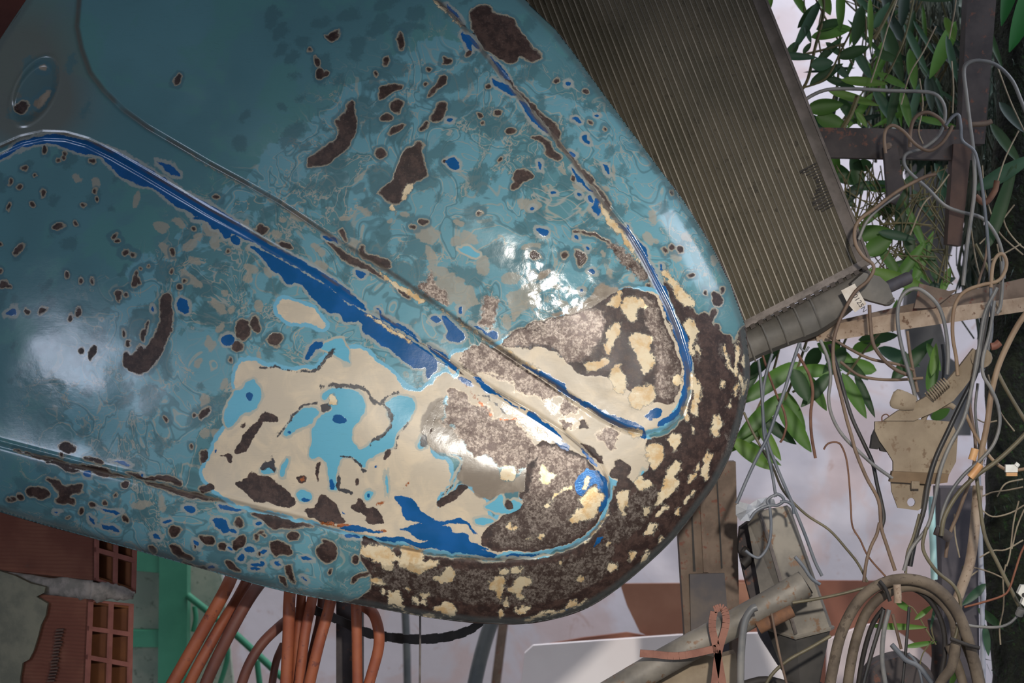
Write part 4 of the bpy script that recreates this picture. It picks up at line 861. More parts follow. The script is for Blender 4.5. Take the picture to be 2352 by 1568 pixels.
for k in range(3):
    y = 1655 + k * 262; brick((192, y), (188, y + 240), (296, y + 22), (292, y + 262), 4.30, 1.0, 4)
rr = random.Random(3)
def lumpy(name, top, bot, D0, D1, mat, parent, off, n=18):
    a, b = cr([P(x, y, D0) for x, y in L(top)], 4), cr([P(x, y, D0) for x, y in L(bot)], 4)
    v = []; f = []; cols = 5
    for i in range(len(a)):
        for j in range(cols):
            t = j / (cols - 1); p = a[i].lerp(b[min(i, len(b) - 1)], t)
            v.append(p + Vector((0, (D1 - D0) * i / len(a) - 0.005 * math.sin(math.pi * t) + rr.uniform(-.0025, .0025), rr.uniform(-.002, .002))))
    nn = len(a)
    f = [(i * cols + j, i * cols + j + 1, (i + 1) * cols + j + 1, (i + 1) * cols + j) for i in range(nn - 1) for j in range(cols - 1)]
    k = len(v); v += [p + Vector(off) for p in v[:k]]
    f += [tuple(q + k for q in t[::-1]) for t in f[:]]
    bd = [i * cols for i in range(nn)] + [(nn - 1) * cols + j for j in range(1, cols)] + [i * cols + cols - 1 for i in range(nn - 2, -1, -1)] + [j for j in range(cols - 2, 0, -1)]
    f += [(bd[i], bd[(i + 1) % len(bd)], bd[(i + 1) % len(bd)] + k, bd[i] + k) for i in range(len(bd))]
    return fixn(link(name, v, f, M[mat], parent, True))
lumpy('mortar', "212,1338 240,1340 262,1346 285,1356 300,1366", "206,1374 226,1386 246,1378 268,1384 296,1382", 4.29, 4.345, 'mortar', pier, (-0.02, 0.06, 0))
lumpy('mortar', "212,1334 150,1330 100,1334 40,1326 -60,1320 -160,1316", "206,1376 160,1378 110,1374 60,1378 -40,1380 -160,1372", 4.295, 4.40, 'mortar', pier, (0, 0.06, 0))
lumpy('mortar', "202,1640 250,1648 296,1664", "196,1662 250,1672 296,1684", 4.29, 4.345, 'mortar', pier, (-0.02, 0.05, 0))
# plaster still clinging to the face
pp = []
for x, y in L("-60,1310 20,1330 60,1344 95,1352 92,1366 74,1376 100,1392 96,1420 84,1440 78,1468 66,1500 56,1520 40,1532 34,1568 30,1640 -60,1640"):
    pp.append(P(x + rr.uniform(-2, 2), y + rr.uniform(-2, 2), 4.283) + Vector((0, (205 - x) * 0.00030, 0)))
MB().prism(pp, (0, 0.02, 0)).obj('plaster_layer', M['stucco'], pier)
mk = MB()
for i in range(17):
    y = 1446 + i * 7.4; x = 136 - i * 1.3 + rr.uniform(-2, 2); w_ = rr.choice([12, 14, 17]); q0 = Vector((0, (205 - x) * 0.00030 - .0165, 0))
    mk.prism([P(x - w_ / 2, y, 4.30) + q0, P(x + w_ / 2, y - 1, 4.30) + q0, P(x + w_ / 2, y + 2.2, 4.30) + q0, P(x - w_ / 2, y + 3, 4.30) + q0], (0, .016, 0))
mk.obj('stamp_marks', simple('faded_grey_ink', (84, 66, 60), (98, 76, 66), 60, .9), pier)
# ------------------------------------------------------------------ green door
D = 5.3
def quad(s, D, th): return MB().prism(flatpoly(s, D), (0, th, 0))
dr = empty('door_1', P(360, 1700, D), None, None); dr['kind'] = 'structure'; bpy.context.view_layer.update()
for s in ("366,1250 430,1240 428,1800 360,1800", ): quad(s, D, 0.06).obj('door_stile', M['green'], dr)
quad("120,1250 372,1266 372,1316 120,1292", D + 0.005, 0.05).obj('door_rail', M['green'], dr)
quad("120,1446 368,1448 368,1486 120,1484", D + 0.005, 0.05).obj('door_rail', M['green'], dr)
quad("120,1680 368,1680 366,1720 120,1720", D + 0.005, 0.05).obj('door_rail', M['green'], dr)
quad("120,1280 390,1300 390,1460 120,1460", D + 0.04, 0.02).obj('door_panel', M['palegreen'], dr)
quad("120,1470 390,1470 390,1700 120,1700", D + 0.04, 0.02).obj('door_panel', M['palegreen'], dr)
quad("428,1240 500,1240 560,1800 430,1800", D + 0.16, 0.03).obj('door_jamb', M['palegreen'], dr)
br = rig([('brace_bar', MB().tube([P(430, 1366, 5.3), P(530, 1446, 5.3), P(640, 1548, 5.3), P(720, 1620, 5.3)], 0.0085, 8, 2), 'green', True),
          ('brace_strut', MB().tube([P(447, 1392, 5.34), P(450, 1420, 5.34), P(444, 1450, 5.34)], 0.006, 8, 4), 'green', True),
          ('brace_curl', MB().tube([P(516, 1462, 5.34), P(523, 1500, 5.34), P(515, 1540, 5.34), P(495, 1600, 5.34)], 0.006, 8, 4), 'green', True),
          ('brace_strut', MB().tube([P(590, 1516, 5.34), P(600, 1600, 5.34)], 0.007, 8, 2), 'green', True)],
         'metal_brace', P(430, 1366, 5.3), 'slanting green metal brace with curled struts beside the green door', 'brace')
# ------------------------------------------------------------------ orange hoses hanging under the hood
HG = None
hoses = [
 ("hose", "545,1290,0.1 520,1350,0 470,1440,0 425,1520,0 385,1590,0", 15, 'hose', 'leftmost of the thick orange-brown hoses, slanting down left under the hood'),
 ("hose", "590,1290,.12 545,1375,.05 505,1440,.02 455,1530,.0 420,1600,0", 13, 'hose', 'orange-brown hose lying between two others in the slanting left bunch'),
 ("hose", "620,1310,.1 575,1370,.02 535,1440,0 490,1530,0 460,1600,0", 14, 'hose_dk', 'dull brown hose on the right side of the slanting left bunch'),
 ("hose", "690,1400,.12 640,1440,.08 600,1480,.06 570,1530,.05 545,1600,.05", 12, 'hose_dk', 'dark brown hose curving behind toward the bottom between the two bunches'),
 ("hose", "668,1330,.04 664,1390,.0 662,1470,0 656,1590,0", 14, 'hose', 'orange hose hanging straight at the left of the middle bunch'),
 ("hose", "694,1340,.06 690,1400,.03 682,1480,.02 676,1590,.02", 11, 'hose', 'orange hose squeezed behind the straight one in the middle bunch'),
 ("hose", "722,1350,.06 712,1400,.02 700,1460,.01 685,1590,.0", 12, 'hose', 'bright orange hose in the middle bunch with a pale scuff near its top'),
 ("hose", "740,1350,.1 734,1420,.08 716,1500,.06 700,1590,.06", 9, 'hose_dk', 'thin purplish brown hose showing between orange ones'),
 ("hose", "764,1360,.0 752,1410,-.01 732,1480,-.02 706,1590,-.02", 13, 'hose', 'reddish orange hose slanting down left at the right side of the middle bunch'),
 ("hose", "817,1380,.0 819,1430,-.01 820,1500,-.01 821,1590,-.01", 12, 'hose', 'straight orange hose standing in front of the dark square post'),
 ("hose", "836,1392,.06 858,1410,.02 870,1450,0 869,1490,0 856,1540,0 838,1600,0", 13, 'hose', 'single orange hose bowing to the right beside the black strap'),
 ("hose", "650,1480,.14 634,1520,.12 622,1590,.12", 9, 'hose_dk', 'short dark brown hose behind the left edge of the middle bunch')]
for nm, px, r, mt, lb in hoses: rod(nm, px, 4.14, r, mt, lb, 'hose', 'rubber hoses under the hood', 12, 6)
o = MB().box(P(772, 1340, 4.24), (0.048, 0, 0), (0, 0.05, 0), (0, 0, -1.0)).obj('square_post', M['darkpost']); o.data.materials[0] = M['darkpost']
setp(o, 'dark square steel post behind the orange hoses', 'post')
m = MB()
sp = cr([P(x, y, 4.20) for x, y in L("700,1392 770,1420 840,1452 900,1464 965,1468 1030,1462 1080,1446 1110,1424 1135,1400")], 5)
for i in range(len(sp) - 1):
    a, b = sp[i], sp[i + 1]; w = 0.0085 + 0.0008 * math.sin(i * 2.1)
    m.hexa([a + Vector((0, 0, -w)), b + Vector((0, 0, -w)), b + Vector((0, .006, -w)), a + Vector((0, .006, -w)), a + Vector((0, 0, w)), b + Vector((0, 0, w)), b + Vector((0, .006, w)), a + Vector((0, .006, w))])
setp(m.obj('flat_strap', M['strap']), 'black flat strap sagging below the hood between hoses and thin rod', 'strap')
rod('thin_rod', "965,1400 965,1480 964,1600", 4.12, 2.4, 'alu', 'thin straight grey rod hanging below the hood nose', 'rod')
rod('pipe_leg', "1140,1400 1112,1480 1085,1600 1060,1800", 5.2, 17, 'slate', 'slanting dark grey pipe out of focus under the hood nose', 'pipe')
rod('pipe_leg', "930,1390 934,1480 936,1600 938,1800", 5.9, 9, 'slate', 'thin grey vertical pipe out of focus behind the black strap', 'pipe')
rod('pipe_leg', "1160,1400 1150,1480 1135,1600", 5.9, 11, 'rust_metal', 'thin brownish pipe out of focus right of the slanting pipe', 'pipe')
# ------------------------------------------------------------------ boards and cardboard behind
def box3(name, s, D, dvec, mat, label, cat): return setp(MB().prism(flatpoly(s, D), dvec).obj(name, M[mat]), label, cat)
cb = rig([('box_side', MB().prism(flatpoly("1424,1340 1720,1338 1720,1462 1500,1465 1470,1452 1440,1390", 5.35), (0, 0.01, 0)), 'card'),
          ('box_flap', MB().prism(flatpoly("1440,1452 1500,1462 1380,1478 1260,1478 1340,1464", 5.34), (0, 0.012, 0)), 'card_in')],
         'cardboard_box', P(1560, 1460, 5.35), 'open brown cardboard box behind the steel channel post', 'box')
cb2 = box3('cardboard_sheet', "1690,1332 2140,1334 2190,1480 2260,1568 2260,1600 1690,1600", 5.45, (0, 0.012, 0), 'card_in', 'brown cardboard sheet behind the grey canister and the cable coil', 'cardboard')
box3('white_board', "1205,1500 1225,1482 1560,1458 1820,1452 1850,1568 1850,1640 1190,1640", 5.2, (0, 0.02, 0), 'whitecard', 'large white board at the bottom behind the slanting pipe', 'board')
m = MB().prism([P(x, y, 5.15) for x, y in cr([Vector((a, b, 0)) for a, b in L("1990,1440 2010,1430 2060,1452 2110,1490 2150,1540 2160,1620")], 4) for x, y in [(x, y)]] if False else [P(q.x, q.y, 5.15) for q in cr([Vector((a, b, 0)) for a, b in L("1900,1470 1990,1436 2040,1440 2110,1484 2150,1530 2165,1640")], 4)] + [P(1900, 1640, 5.15)], (0, 0.02, 0))
setp(m.obj('pinkish_board', simple('pinkish_white_board', (226, 208, 206), (214, 196, 194), 6, 0.8)), 'pinkish white curved board seen through the cable coil', 'board')
# ------------------------------------------------------------------ radiator
RO = P(1985, 604, 4.16)
U = (P(1705, 748, 4.16) - RO).normalized(); V = (P(1745, 0, 4.20) - RO).normalized(); Nn = U.cross(V).normalized()
if Nn.y > 0: Nn = -Nn
px = 4.16 / F
def R3(u, v, n=0.0): return RO + U * (u * px) + V * (v * px) + Nn * (n * px)
radi = empty('car_radiator', R3(0, 0), 'dusty aluminium car radiator leaning behind the right edge of the hood', 'radiator'); bpy.context.view_layer.update()
g = G('radiator_fins')
uvn = g.n.new('ShaderNodeUVMap')
sepu = g.n.new('ShaderNodeSeparateXYZ'); g.lk(uvn.outputs[0], sepu.inputs[0])
fin = g.math('SINE', g.math('ADD', g.math('MULTIPLY', sepu.outputs[1], 2.6), g.math('MULTIPLY', g.math('SINE', g.math('MULTIPLY', sepu.outputs[0], 0.55)), 1.2)))
col = g.mix(g.ss(g.noise(5, 4, .6), .35, .65), (104, 98, 82), (126, 116, 98))
col = g.mix(g.math('MULTIPLY', g.ss(fin, -.2, .9), .45), col, (50, 46, 40))
col = g.mix(g.math('MULTIPLY', g.ss(g.noise(60, 4, .7), .56, .7), .5), col, (52, 48, 42))
finm = g.done(col, 0.7, 0.15, g.bump(fin, 0.6, 0.002))
m = MB().hexa([R3(0, 0, -14), R3(900, 0, -14), R3(900, 1150, -14), R3(0, 1150, -14), R3(0, 0, -1), R3(900, 0, -1), R3(900, 1150, -1), R3(0, 1150, -1)])
core = m.obj('fin_core', finm, radi)
uv = core.data.uv_layers.new(name='UVMap')
for lp in core.data.loops:
    w = core.data.vertices[lp.vertex_index].co + radi.location - RO
    a = np.linalg.lstsq(np.array([[U.x, V.x], [U.y, V.y], [U.z, V.z]]), np.array(w), rcond=None)[0]; uv.data[lp.index].uv = (a[0] / px, a[1] / px)
tubem = simple('radiator_tube', (92, 86, 76), (122, 114, 102), 9, 0.5, 0.3, 0.2); tubem2 = simple('radiator_tube_dull', (76, 70, 60), (92, 86, 74), 9, 0.6, 0.2, 0.2)
tb = None
for i in range(68):
    u = 26 + i * 12.6; c = []
    for n0 in (-2, 2.2):
        c += [R3(u - 1.3, 4, n0), R3(u + 1.3, 4, n0), R3(u + 1.3, 1150, n0), R3(u - 1.3, 1150, n0)]
    MB().hexa(c).obj('tube', tubem if i % 2 == 0 else tubem2, radi)
m = MB().hexa([R3(-10, -2, -16), R3(16, -2, -16), R3(16, 1150, -16), R3(-10, 1150, -16), R3(-10, -2, 4), R3(16, -2, 4), R3(16, 1150, 4), R3(-10, 1150, 4)])
m.hexa([R3(-16, -2, -16), R3(-10, -2, -16), R3(-10, 1150, -16), R3(-16, 1150, -16), R3(-16, -2, 12), R3(-10, -2, 12), R3(-10, 1150, 12), R3(-16, 1150, 12)])
m.obj('side_plate', simple('dull_side_plate', (74, 66, 60), (98, 88, 82), 24, .6, .2), radi)
# bent damaged fins by the side plate
rr = random.Random(9); m = MB()
for i in range(16):
    v = 150 + i * 7; w_ = 30 + 14 * math.sin(i * .5)
    m.hexa([R3(18, v, 1), R3(18 + w_, v + rr.uniform(-5, 5), 1), R3(18 + w_, v + 2, 4), R3(18, v + 2.4, 4), R3(18, v, 5), R3(18 + w_, v, 5), R3(18 + w_, v + 3, 7), R3(18, v + 3, 7)])
setp(m.obj('crushed_fins', simple('crushed_dark_fins', (46, 42, 38), (70, 64, 58), 60, .8), radi), 'dark crushed fins along the side plate')
m = MB().hexa([R3(-14, -9, -22), R3(560, -9, -22), R3(560, 8, -22), R3(-14, 8, -22), R3(-14, -9, 14), R3(560, -9, 14), R3(560, 8, 10), R3(-14, 8, 10)])
m.obj('header_strip', M['alu'], radi)
c = []
for n0 in (9, 13): c += [R3(0, -17, n0 + 8), R3(12, -17, n0 + 8), R3(12, -6, n0), R3(0, -6, n0)]
tab = MB().hexa(c).obj('crimp_tab', M['alu'], radi)
for i in range(1, 27):
    t2 = tab.copy(); C.objects.link(t2); t2.parent = radi; t2.location = tab.location + U * (i * 20.6 * px)
prof = [(-10, -12), (-11, 5), (-30, 24), (-60, 30), (-84, 20), (-92, -12)]     # tank cross-section (v, n)
m = MB(); nseg = 24; k0 = None; v = []; f = []
for i in range(nseg + 1):
    u = -2 + i * 560 / nseg; e = 1 - 0.10 * math.exp(-((u - 0) / 30) ** 2)
    for (a, b) in prof: v.append(R3(u, a * (1 + 0.10 * math.sin(u / 70.0)) * (0.75 + 0.25 * min(1, u / 160)), b * e))
q = len(prof)
f = [(i * q + j, i * q + (j + 1) % q, (i + 1) * q + (j + 1) % q, (i + 1) * q + j) for i in range(nseg) for j in range(q)] + [tuple(range(q)), tuple(nseg * q + j for j in range(q))[::-1]]
MB().add(v, f).obj('end_tank', M['plastic'], radi, True)
for i in range(6):
    u = 150 + i * 42; m = MB()
    m.tube([R3(u, -16, 17), R3(u, -30, 28), R3(u, -62, 32), R3(u, -88, 20)], 2.4 * px, 6, 3); m.obj('tank_rib', M['plastic'], radi, True)
m = MB().prism([P(x, y, 4.10) for x, y in L("1984,626 2020,634 2040,652 2056,692 2044,702 1998,690 1962,676 1956,650")], (0, 0.05, 0)); m.obj('outlet_housing', M['plastic'], radi)
m = MB().tube([P(2030, 664, 4.13), P(2056, 652, 4.15), P(2086, 638, 4.17)], lambda t: 14.5 * px, 14, 3); m.obj('outlet_pipe', simple('dark_rubber_pipe', (58, 54, 58), (74, 68, 70), 30, .7), radi, True)
m = MB()
for i in range(3): m.tube([P(2034 + i * 6, 700 - i * 5, 4.09), P(2050 + i * 2, 694 - i * 5, 4.09)], 2.2 * px, 6, 2)
m.obj('retaining_clip', M['plastic'], radi, True)
# paper sticker with its printed characters
S0 = [(1932, 667), (1963, 651), (1990, 698), (1964, 717), (1947, 697)]
m = MB().prism([P(x, y, 4.075) for x, y in S0], (0, 0.001, 0)); stk = m.obj('sticker', M['sticker'], radi)
cu = bpy.data.curves.new('sticker_text', 'FONT'); cu.body = '0125N'; cu.size = 0.0125; cu.extrude = 0.0002; cu.space_character = 1.05
to = bpy.data.objects.new('tmp_text', cu); C.objects.link(to); bpy.context.view_layer.update()
tm = bpy.data.meshes.new_from_object(to.evaluated_get(bpy.context.evaluated_depsgraph_get())); bpy.data.objects.remove(to); tm.name = 'printed_text'; tm.materials.clear(); tm.materials.append(M['ink'])
ux = (P(1978, 704, 4.07) - P(1959, 674, 4.07)).normalized(); uz = Vector((0, -1, 0)); uy = uz.cross(ux)
org = P(1958, 679, 4.0735)
for vv in tm.vertices: c0 = vv.co.copy(); vv.co = org + ux * c0.x + uy * c0.y + uz * c0.z - radi.location
to = bpy.data.objects.new('printed_text', tm); C.objects.link(to); to.parent = stk; to.location = -stk.location * 1.0 if False else Vector((0, 0, 0)) - stk.location
# ------------------------------------------------------------------ steel bars and posts
rig([('upper_angle', MB().prism([P(x, y, z) for x, y, z in [(1705, 800, 4.20), (1900, 742, 4.20), (2400, 628, 4.20), (2400, 690, 4.20), (1900, 778, 4.20), (1705, 806, 4.20)]], (0, 0.03, 0)), 'rust_metal'),
     ('lower_flange', MB().prism([P(x, y, 4.185) for x, y in L("1872,752 2040,722 2400,676 2400,708 2040,762 1900,784 1876,784")], (0, 0.004, 0)), 'wood')],
    'steel_rail', P(2040, 740, 4.2), 'rusty steel rail with a pale lower edge carrying hanging wires', 'rail')
o = box3('welded_tab', "2100,708 2112,650 2180,668 2200,664 2168,690 2146,706", 4.17, (0, 0.006, 0), 'rust_metal', 'small rusty triangular plate standing on the steel rail', 'plate')
rig([('post_shaft', MB().prism(flatpoly("2222,-20 2290,-20 2262,330 2206,330", 4.31), (0, 0.05, 0)), 'darkpost'),
     ('post_shaft', MB().prism(flatpoly("2190,330 2232,330 2208,565 2176,560", 4.29), (0, 0.04, 0)), simple('rusted_post_end', (66, 50, 44), (84, 62, 52), 20, .8)),
     ('cross_bar', MB().prism(flatpoly("1850,292 2230,298 2232,368 1850,360", 4.30), (0, 0.03, 0)), 'darkpost')],
    'steel_upright', P(2210, 330, 4.30), 'dark steel upright with a cross bar in front of the leafy climber', 'frame')
rig([('bracket_arm', MB().prism(flatpoly("2030,338 2060,330 2078,430 2058,470 2040,460", 4.27), (0, 0.02, 0)), 'darkpost'),
     ('bolt_head', MB().tube([P(2042, 334, 4.27), P(2038, 336, 4.25)], 0.006, 8, 2), 'rust_metal')],
    'hanging_bracket', P(2045, 334, 4.3), 'dark bracket plate hanging from the steel cross bar', 'bracket')
rod('bolt', "2232,286 2262,284 2278,278", 4.22, 6, 'rust_metal', 'short bolt sticking out where the pale looped cable crosses the upright', 'bolt')
# slotted channel post
m = MB().prism(flatpoly("1565,1060 1690,1060 1702,1568 1706,2100 1582,2100 1580,1568 1556,1190", 4.32), (0, 0.05, 0))
rig([('channel_web', m, 'rust_metal'),
     ('slot', MB().prism(flatpoly("1587,1170 1590,1170 1598,1312 1592,1312", 4.3185), (0, 0.002, 0)), 'strap'),
     ('slot', MB().prism(flatpoly("1644,1080 1647,1080 1660,1304 1656,1306", 4.3185), (0, 0.002, 0)), 'strap'),
     ('slot', MB().prism(flatpoly("1582,1318 1584,1318 1590,1470 1587,1470", 4.3185), (0, 0.002, 0)), 'strap'),
     ('front_plate', MB().prism(flatpoly("1584,1318 1664,1316 1674,1440 1676,1568 1676,1900 1594,1900 1590,1568", 4.312), (0, 0.006, 0)), simple('stained_plate', (72, 68, 72), (104, 92, 82), 9, .6, .2, .3)),
     ('ridge', MB().prism(flatpoly("1606,1110 1616,1110 1628,1314 1616,1314", 4.314), (0, 0.006, 0)), 'rust_metal')],
    'channel_post', P(1640, 1600, 4.34), 'brown slotted steel channel post below the hood nose', 'post')
# ------------------------------------------------------------------ canister tied with wire
Dk = 4.14
def K(x, y, d=0.0): return P(x, y, Dk + d)
top = [K(1716, 1190, -.01), K(1752, 1170, -.035), K(1808, 1162, -.02), K(1818, 1172, .02), K(1770, 1180, .05), K(1712, 1200, .05)]
sh = K(1905, 1440) - K(1812, 1165)
body = MB().prism(top, (K(1828, 1455) - K(1716, 1190)) * 1.0)
faces = MB().add([K(1714, 1186, 0), K(1745, 1172, -.03), K(1808, 1160, -.025), K(1816, 1166, .02), K(1760, 1440, .0), K(1828, 1462, -.03), K(1906, 1442, -.03), K(1912, 1440, .03), K(1720, 1190, .05), K(1790, 1440, .06)],
                 [(0, 1, 5, 4), (1, 2, 6, 5), (2, 3, 7, 6), (3, 8, 9, 7), (8, 0, 4, 9), (0, 8, 3, 2, 1), (4, 5, 6, 7, 9)])
rig([('body', faces, 'grey_metal'),
     ('rim', MB().tube([K(1760, 1442, .0), K(1828, 1464, -.03), K(1906, 1444, -.03), K(1912, 1440, .02)], 0.004, 6, 1), 'grey_metal'),
     ('corner_rib', MB().tube([K(1745, 1176, -.032), K(1775, 1270, -.032), K(1828, 1455, -.034)], 0.0035, 6, 2), 'alu'),
     ('cone', MB().add([K(1762, 1446, 0), K(1828, 1466, -.025), K(1904, 1446, -.025), K(1908, 1442, .03), K(1790, 1440, .06), K(1812, 1580, .0), K(1840, 1590, -.01), K(1880, 1588, -.01), K(1880, 1580, .03), K(1840, 1580, .04)],
                       [(0, 1, 6, 5), (1, 2, 7, 6), (2, 3, 8, 7), (3, 4, 9, 8), (4, 0, 5, 9), (5, 6, 7, 8, 9)]), simple('dark_cone_metal', (46, 44, 42), (70, 66, 62), 10, .7)),
     ('neck', MB().tube([K(1858, 1570, .01), K(1866, 1660, .01)], 0.024, 12, 2), 'strap', True)],
    'metal_canister', K(1790, 1300), 'grey rectangular metal canister hung by blue-grey wire beside the channel post', 'canister')
rig([('body', MB().prism(flatpoly("1700,1212 1722,1196 1770,1330 1790,1440 1742,1442 1712,1330 1696,1260", 4.20), (0, 0.03, 0)), 'darkpost'),
     ('lower_shell', MB().prism([P(q.x, q.y, 4.21) for q in cr([Vector((a, b, 0)) for a, b in L("1742,1430 1746,1460 1770,1500 1800,1545 1822,1560")], 3)] + [P(1830, 1470, 4.21), P(1790, 1430, 4.21)], (0, 0.04, 0)), simple('bluish_grey_shell', (96, 94, 100), (128, 124, 122), 20, .6)),
     ('wire_mount', MB().tube([P(1704, 1262, 4.18), P(1722, 1278, 4.18), P(1706, 1296, 4.18)], 0.009, 8, 3), 'strap', True)],
    'metal_housing', P(1740, 1320, 4.2), 'dark battered metal housing tucked behind the grey canister', 'housing')
rr = random.Random(4); v = []; f = []
pl = L("1690,1160 1700,1152 1722,1158 1740,1146 1760,1142 1778,1146 1782,1160 1758,1168 1736,1180 1722,1196 1700,1196 1690,1182")
cenp = P(1732, 1168, 4.12); ring1 = [P(x, y, 4.12 + rr.uniform(-.02, .03)) for x, y in pl]
ring2 = [cenp.lerp(p, .5) + Vector((0, rr.uniform(-.03, 0), rr.uniform(-.004, .004))) for p in ring1]; nn = len(pl)
v = ring1 + ring2 + [cenp]; f = [(i, (i + 1) % nn, nn + (i + 1) % nn, nn + i) for i in range(nn)] + [(nn + i, nn + (i + 1) % nn, 2 * nn) for i in range(nn)]
setp(fixn(link('plastic_wrap', v, f, M['film'])), 'crumpled translucent plastic wrap on top of the canister', 'plastic')
# ------------------------------------------------------------------ slanting pipe with rubber strap
Dp = 4.02
rig([('pipe_tube', MB().tube([P(1320, 1640, Dp), P(1520, 1522, Dp), P(1700, 1424, Dp), P(1850, 1340, Dp)], 36 * Dp / F * 0.9, 20, 3, False), 'grey_metal', True),
     ('pipe_mouth', MB().tube([P(1846, 1343, Dp), P(1852, 1339, Dp)], 30 * Dp / F * 0.9, 20, 1), 'strap', True),
     ('rust_patch', MB().tube([P(1742, 1442, Dp - .018), P(1776, 1424, Dp - .02), P(1820, 1402, Dp - .018)], 15 * Dp / F, 10, 3), simple('orange_rust', (120, 84, 60), (100, 72, 56), 60, .9), True)],
    'steel_pipe', P(1600, 1480, Dp), 'thick grey steel pipe slanting up to the canister at bottom centre', 'pipe')
m = MB()
for s in ("1470,1500 1500,1502 1560,1506 1632,1492 1650,1486", "1640,1400 1660,1396 1668,1430 1650,1500 1640,1580", "1640,1404 1636,1440 1648,1500 1662,1580"):
    q = cr([P(x, y, Dp - .045) for x, y in L(s)], 5)
    for i in range(len(q) - 1):
        a, b = q[i], q[i + 1]; t = (b - a).normalized(); w = Vector((-t.z, 0, t.x)) * (8 * px)
        m.hexa([a - w, b - w, b + w, a + w, a - w + Vector((0, .004, 0)), b - w + Vector((0, .004, 0)), b + w + Vector((0, .004, 0)), a + w + Vector((0, .004, 0))])
setp(m.obj('rubber_strap', M['rubber']), 'brick-red rubber strap knotted around the slanting steel pipe', 'strap')
m = MB().prism(flatpoly("1500,1568 1540,1520 1600,1500 1648,1510 1690,1500 1700,1620 1480,1620", 4.06), (0, 0.05, 0))
setp(m.obj('steel_gusset', M['dusty']), 'dusty steel plate under the slanting pipe beside the rubber strap', 'plate')
# ------------------------------------------------------------------ pedal-like bracket
Db = 4.06
hole = [(2093 + 9.5 * math.cos(a), 1153 + 10 * math.sin(a)) for a in [i * math.pi / 6 for i in range(12)]]
def plate_with_hole(outer, hole, D, th):
    import bmesh
    from mathutils.geometry import tessellate_polygon
    o_ = [P(x, y, D) for x, y in outer]; h_ = [P(x, y, D) for x, y in hole]
    tri = tessellate_polygon([o_, h_]); pts = o_ + h_; n = len(pts); off = Vector((0, th, 0)); no = len(o_)
    f = [tuple(t) for t in tri] + [tuple(i + n for i in t[::-1]) for t in tri]
    f += [(i, (i + 1) % no, n + (i + 1) % no, n + i) for i in range(no)] + [(no + i, no + (i + 1) % len(h_), n + no + (i + 1) % len(h_), n + no + i) for i in range(len(h_))]
    return MB().add(pts + [p + off for p in pts], f)
big = [(q.x, q.y) for q in cr([Vector((a, b, 0)) for a, b in L("2010,968 2100,962 2186,968 2200,1000 2196,1060 2180,1090 2052,1084 2052,1060 2040,1040 2020,1012 2010,990")], 1)]
m1 = MB().prism([P(x, y, Db) for x, y in big], (0, 0.012, 0))
m2 = plate_with_hole(L("2046,1104 2140,1110 2130,1160 2108,1172 2062,1166 2048,1128"), hole, Db + 0.004, 0.006)
m3 = MB().prism(flatpoly("2050,1082 2180,1088 2176,1108 2140,1112 2044,1106", Db - 0.012), (0, 0.02, 0))
arm = MB().prism(flatpoly("2030,966 2060,945 2120,915 2170,880 2205,840 2236,800 2252,812 2244,850 2215,890 2190,920 2150,944 2100,966", Db - 0.006), (0, 0.014, 0))
pad = MB().tube([P(2048, 912, Db - .01), P(2060, 916, Db - .012), P(2102, 926, Db - .012)], lambda t: 15 * px * (0.6 + 0.9 * math.sin(0.3 + 2.4 * t)), 12, 4, True, 0.35)
sprg = MB(); hel = []
for i in range(12 * 9):
    a = i / 12 * 2 * math.pi; t = i / (12 * 9); c0 = P(2134 + 40 * t, 912 - 36 * t, Db - .02)
    ax = Vector((0.72, 0, 0.68)); e1 = Vector((-0.68, 0, 0.72)); hel.append(c0 + (e1 * math.cos(a) + Vector((0, 1, 0)) * math.sin(a)) * 12.5 * px)
sprg.tube(hel, 2.0 * px, 6, 1)
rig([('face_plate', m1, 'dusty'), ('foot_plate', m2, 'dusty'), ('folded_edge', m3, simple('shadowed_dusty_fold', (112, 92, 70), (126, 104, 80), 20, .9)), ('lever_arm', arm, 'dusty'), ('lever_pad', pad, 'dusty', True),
     ('coil_spring', sprg, 'dusty', True), ('square_nut', MB().box(P(2094, 1122, Db - .02), (0.014, 0, 0), (0, 0.012, 0), (0, 0, 0.013)), 'dusty'),
     ('pivot_boss', MB().tube([P(2254, 822, Db - .02), P(2256, 822, Db + .02)], 0.018, 14, 2), 'dusty', True),
     ('switch', MB().prism(flatpoly("2012,984 2004,1002 2000,1030 2016,1032 2020,1026 2024,1036 2044,1040 2030,1014", Db + .01), (0, .02, 0)), 'strap'),
     ('wire_eye', MB().tube([P(2026, 968, Db), P(2026, 956, Db), P(2036, 951, Db), P(2046, 960, Db)], 0.0012, 6, 4), 'rustwire', True),
     ('curved_rib', MB().tube([P(2120, 968, Db + .01), P(2128, 950, Db + .01), P(2150, 936, Db + .01), P(2180, 930, Db + .01), P(2192, 936, Db + .01)], 0.005, 8, 4), 'dusty', True)],
    'pedal_bracket', P(2110, 1000, Db), 'dust-coated pedal bracket with lever arm and coil spring among the wires', 'bracket')
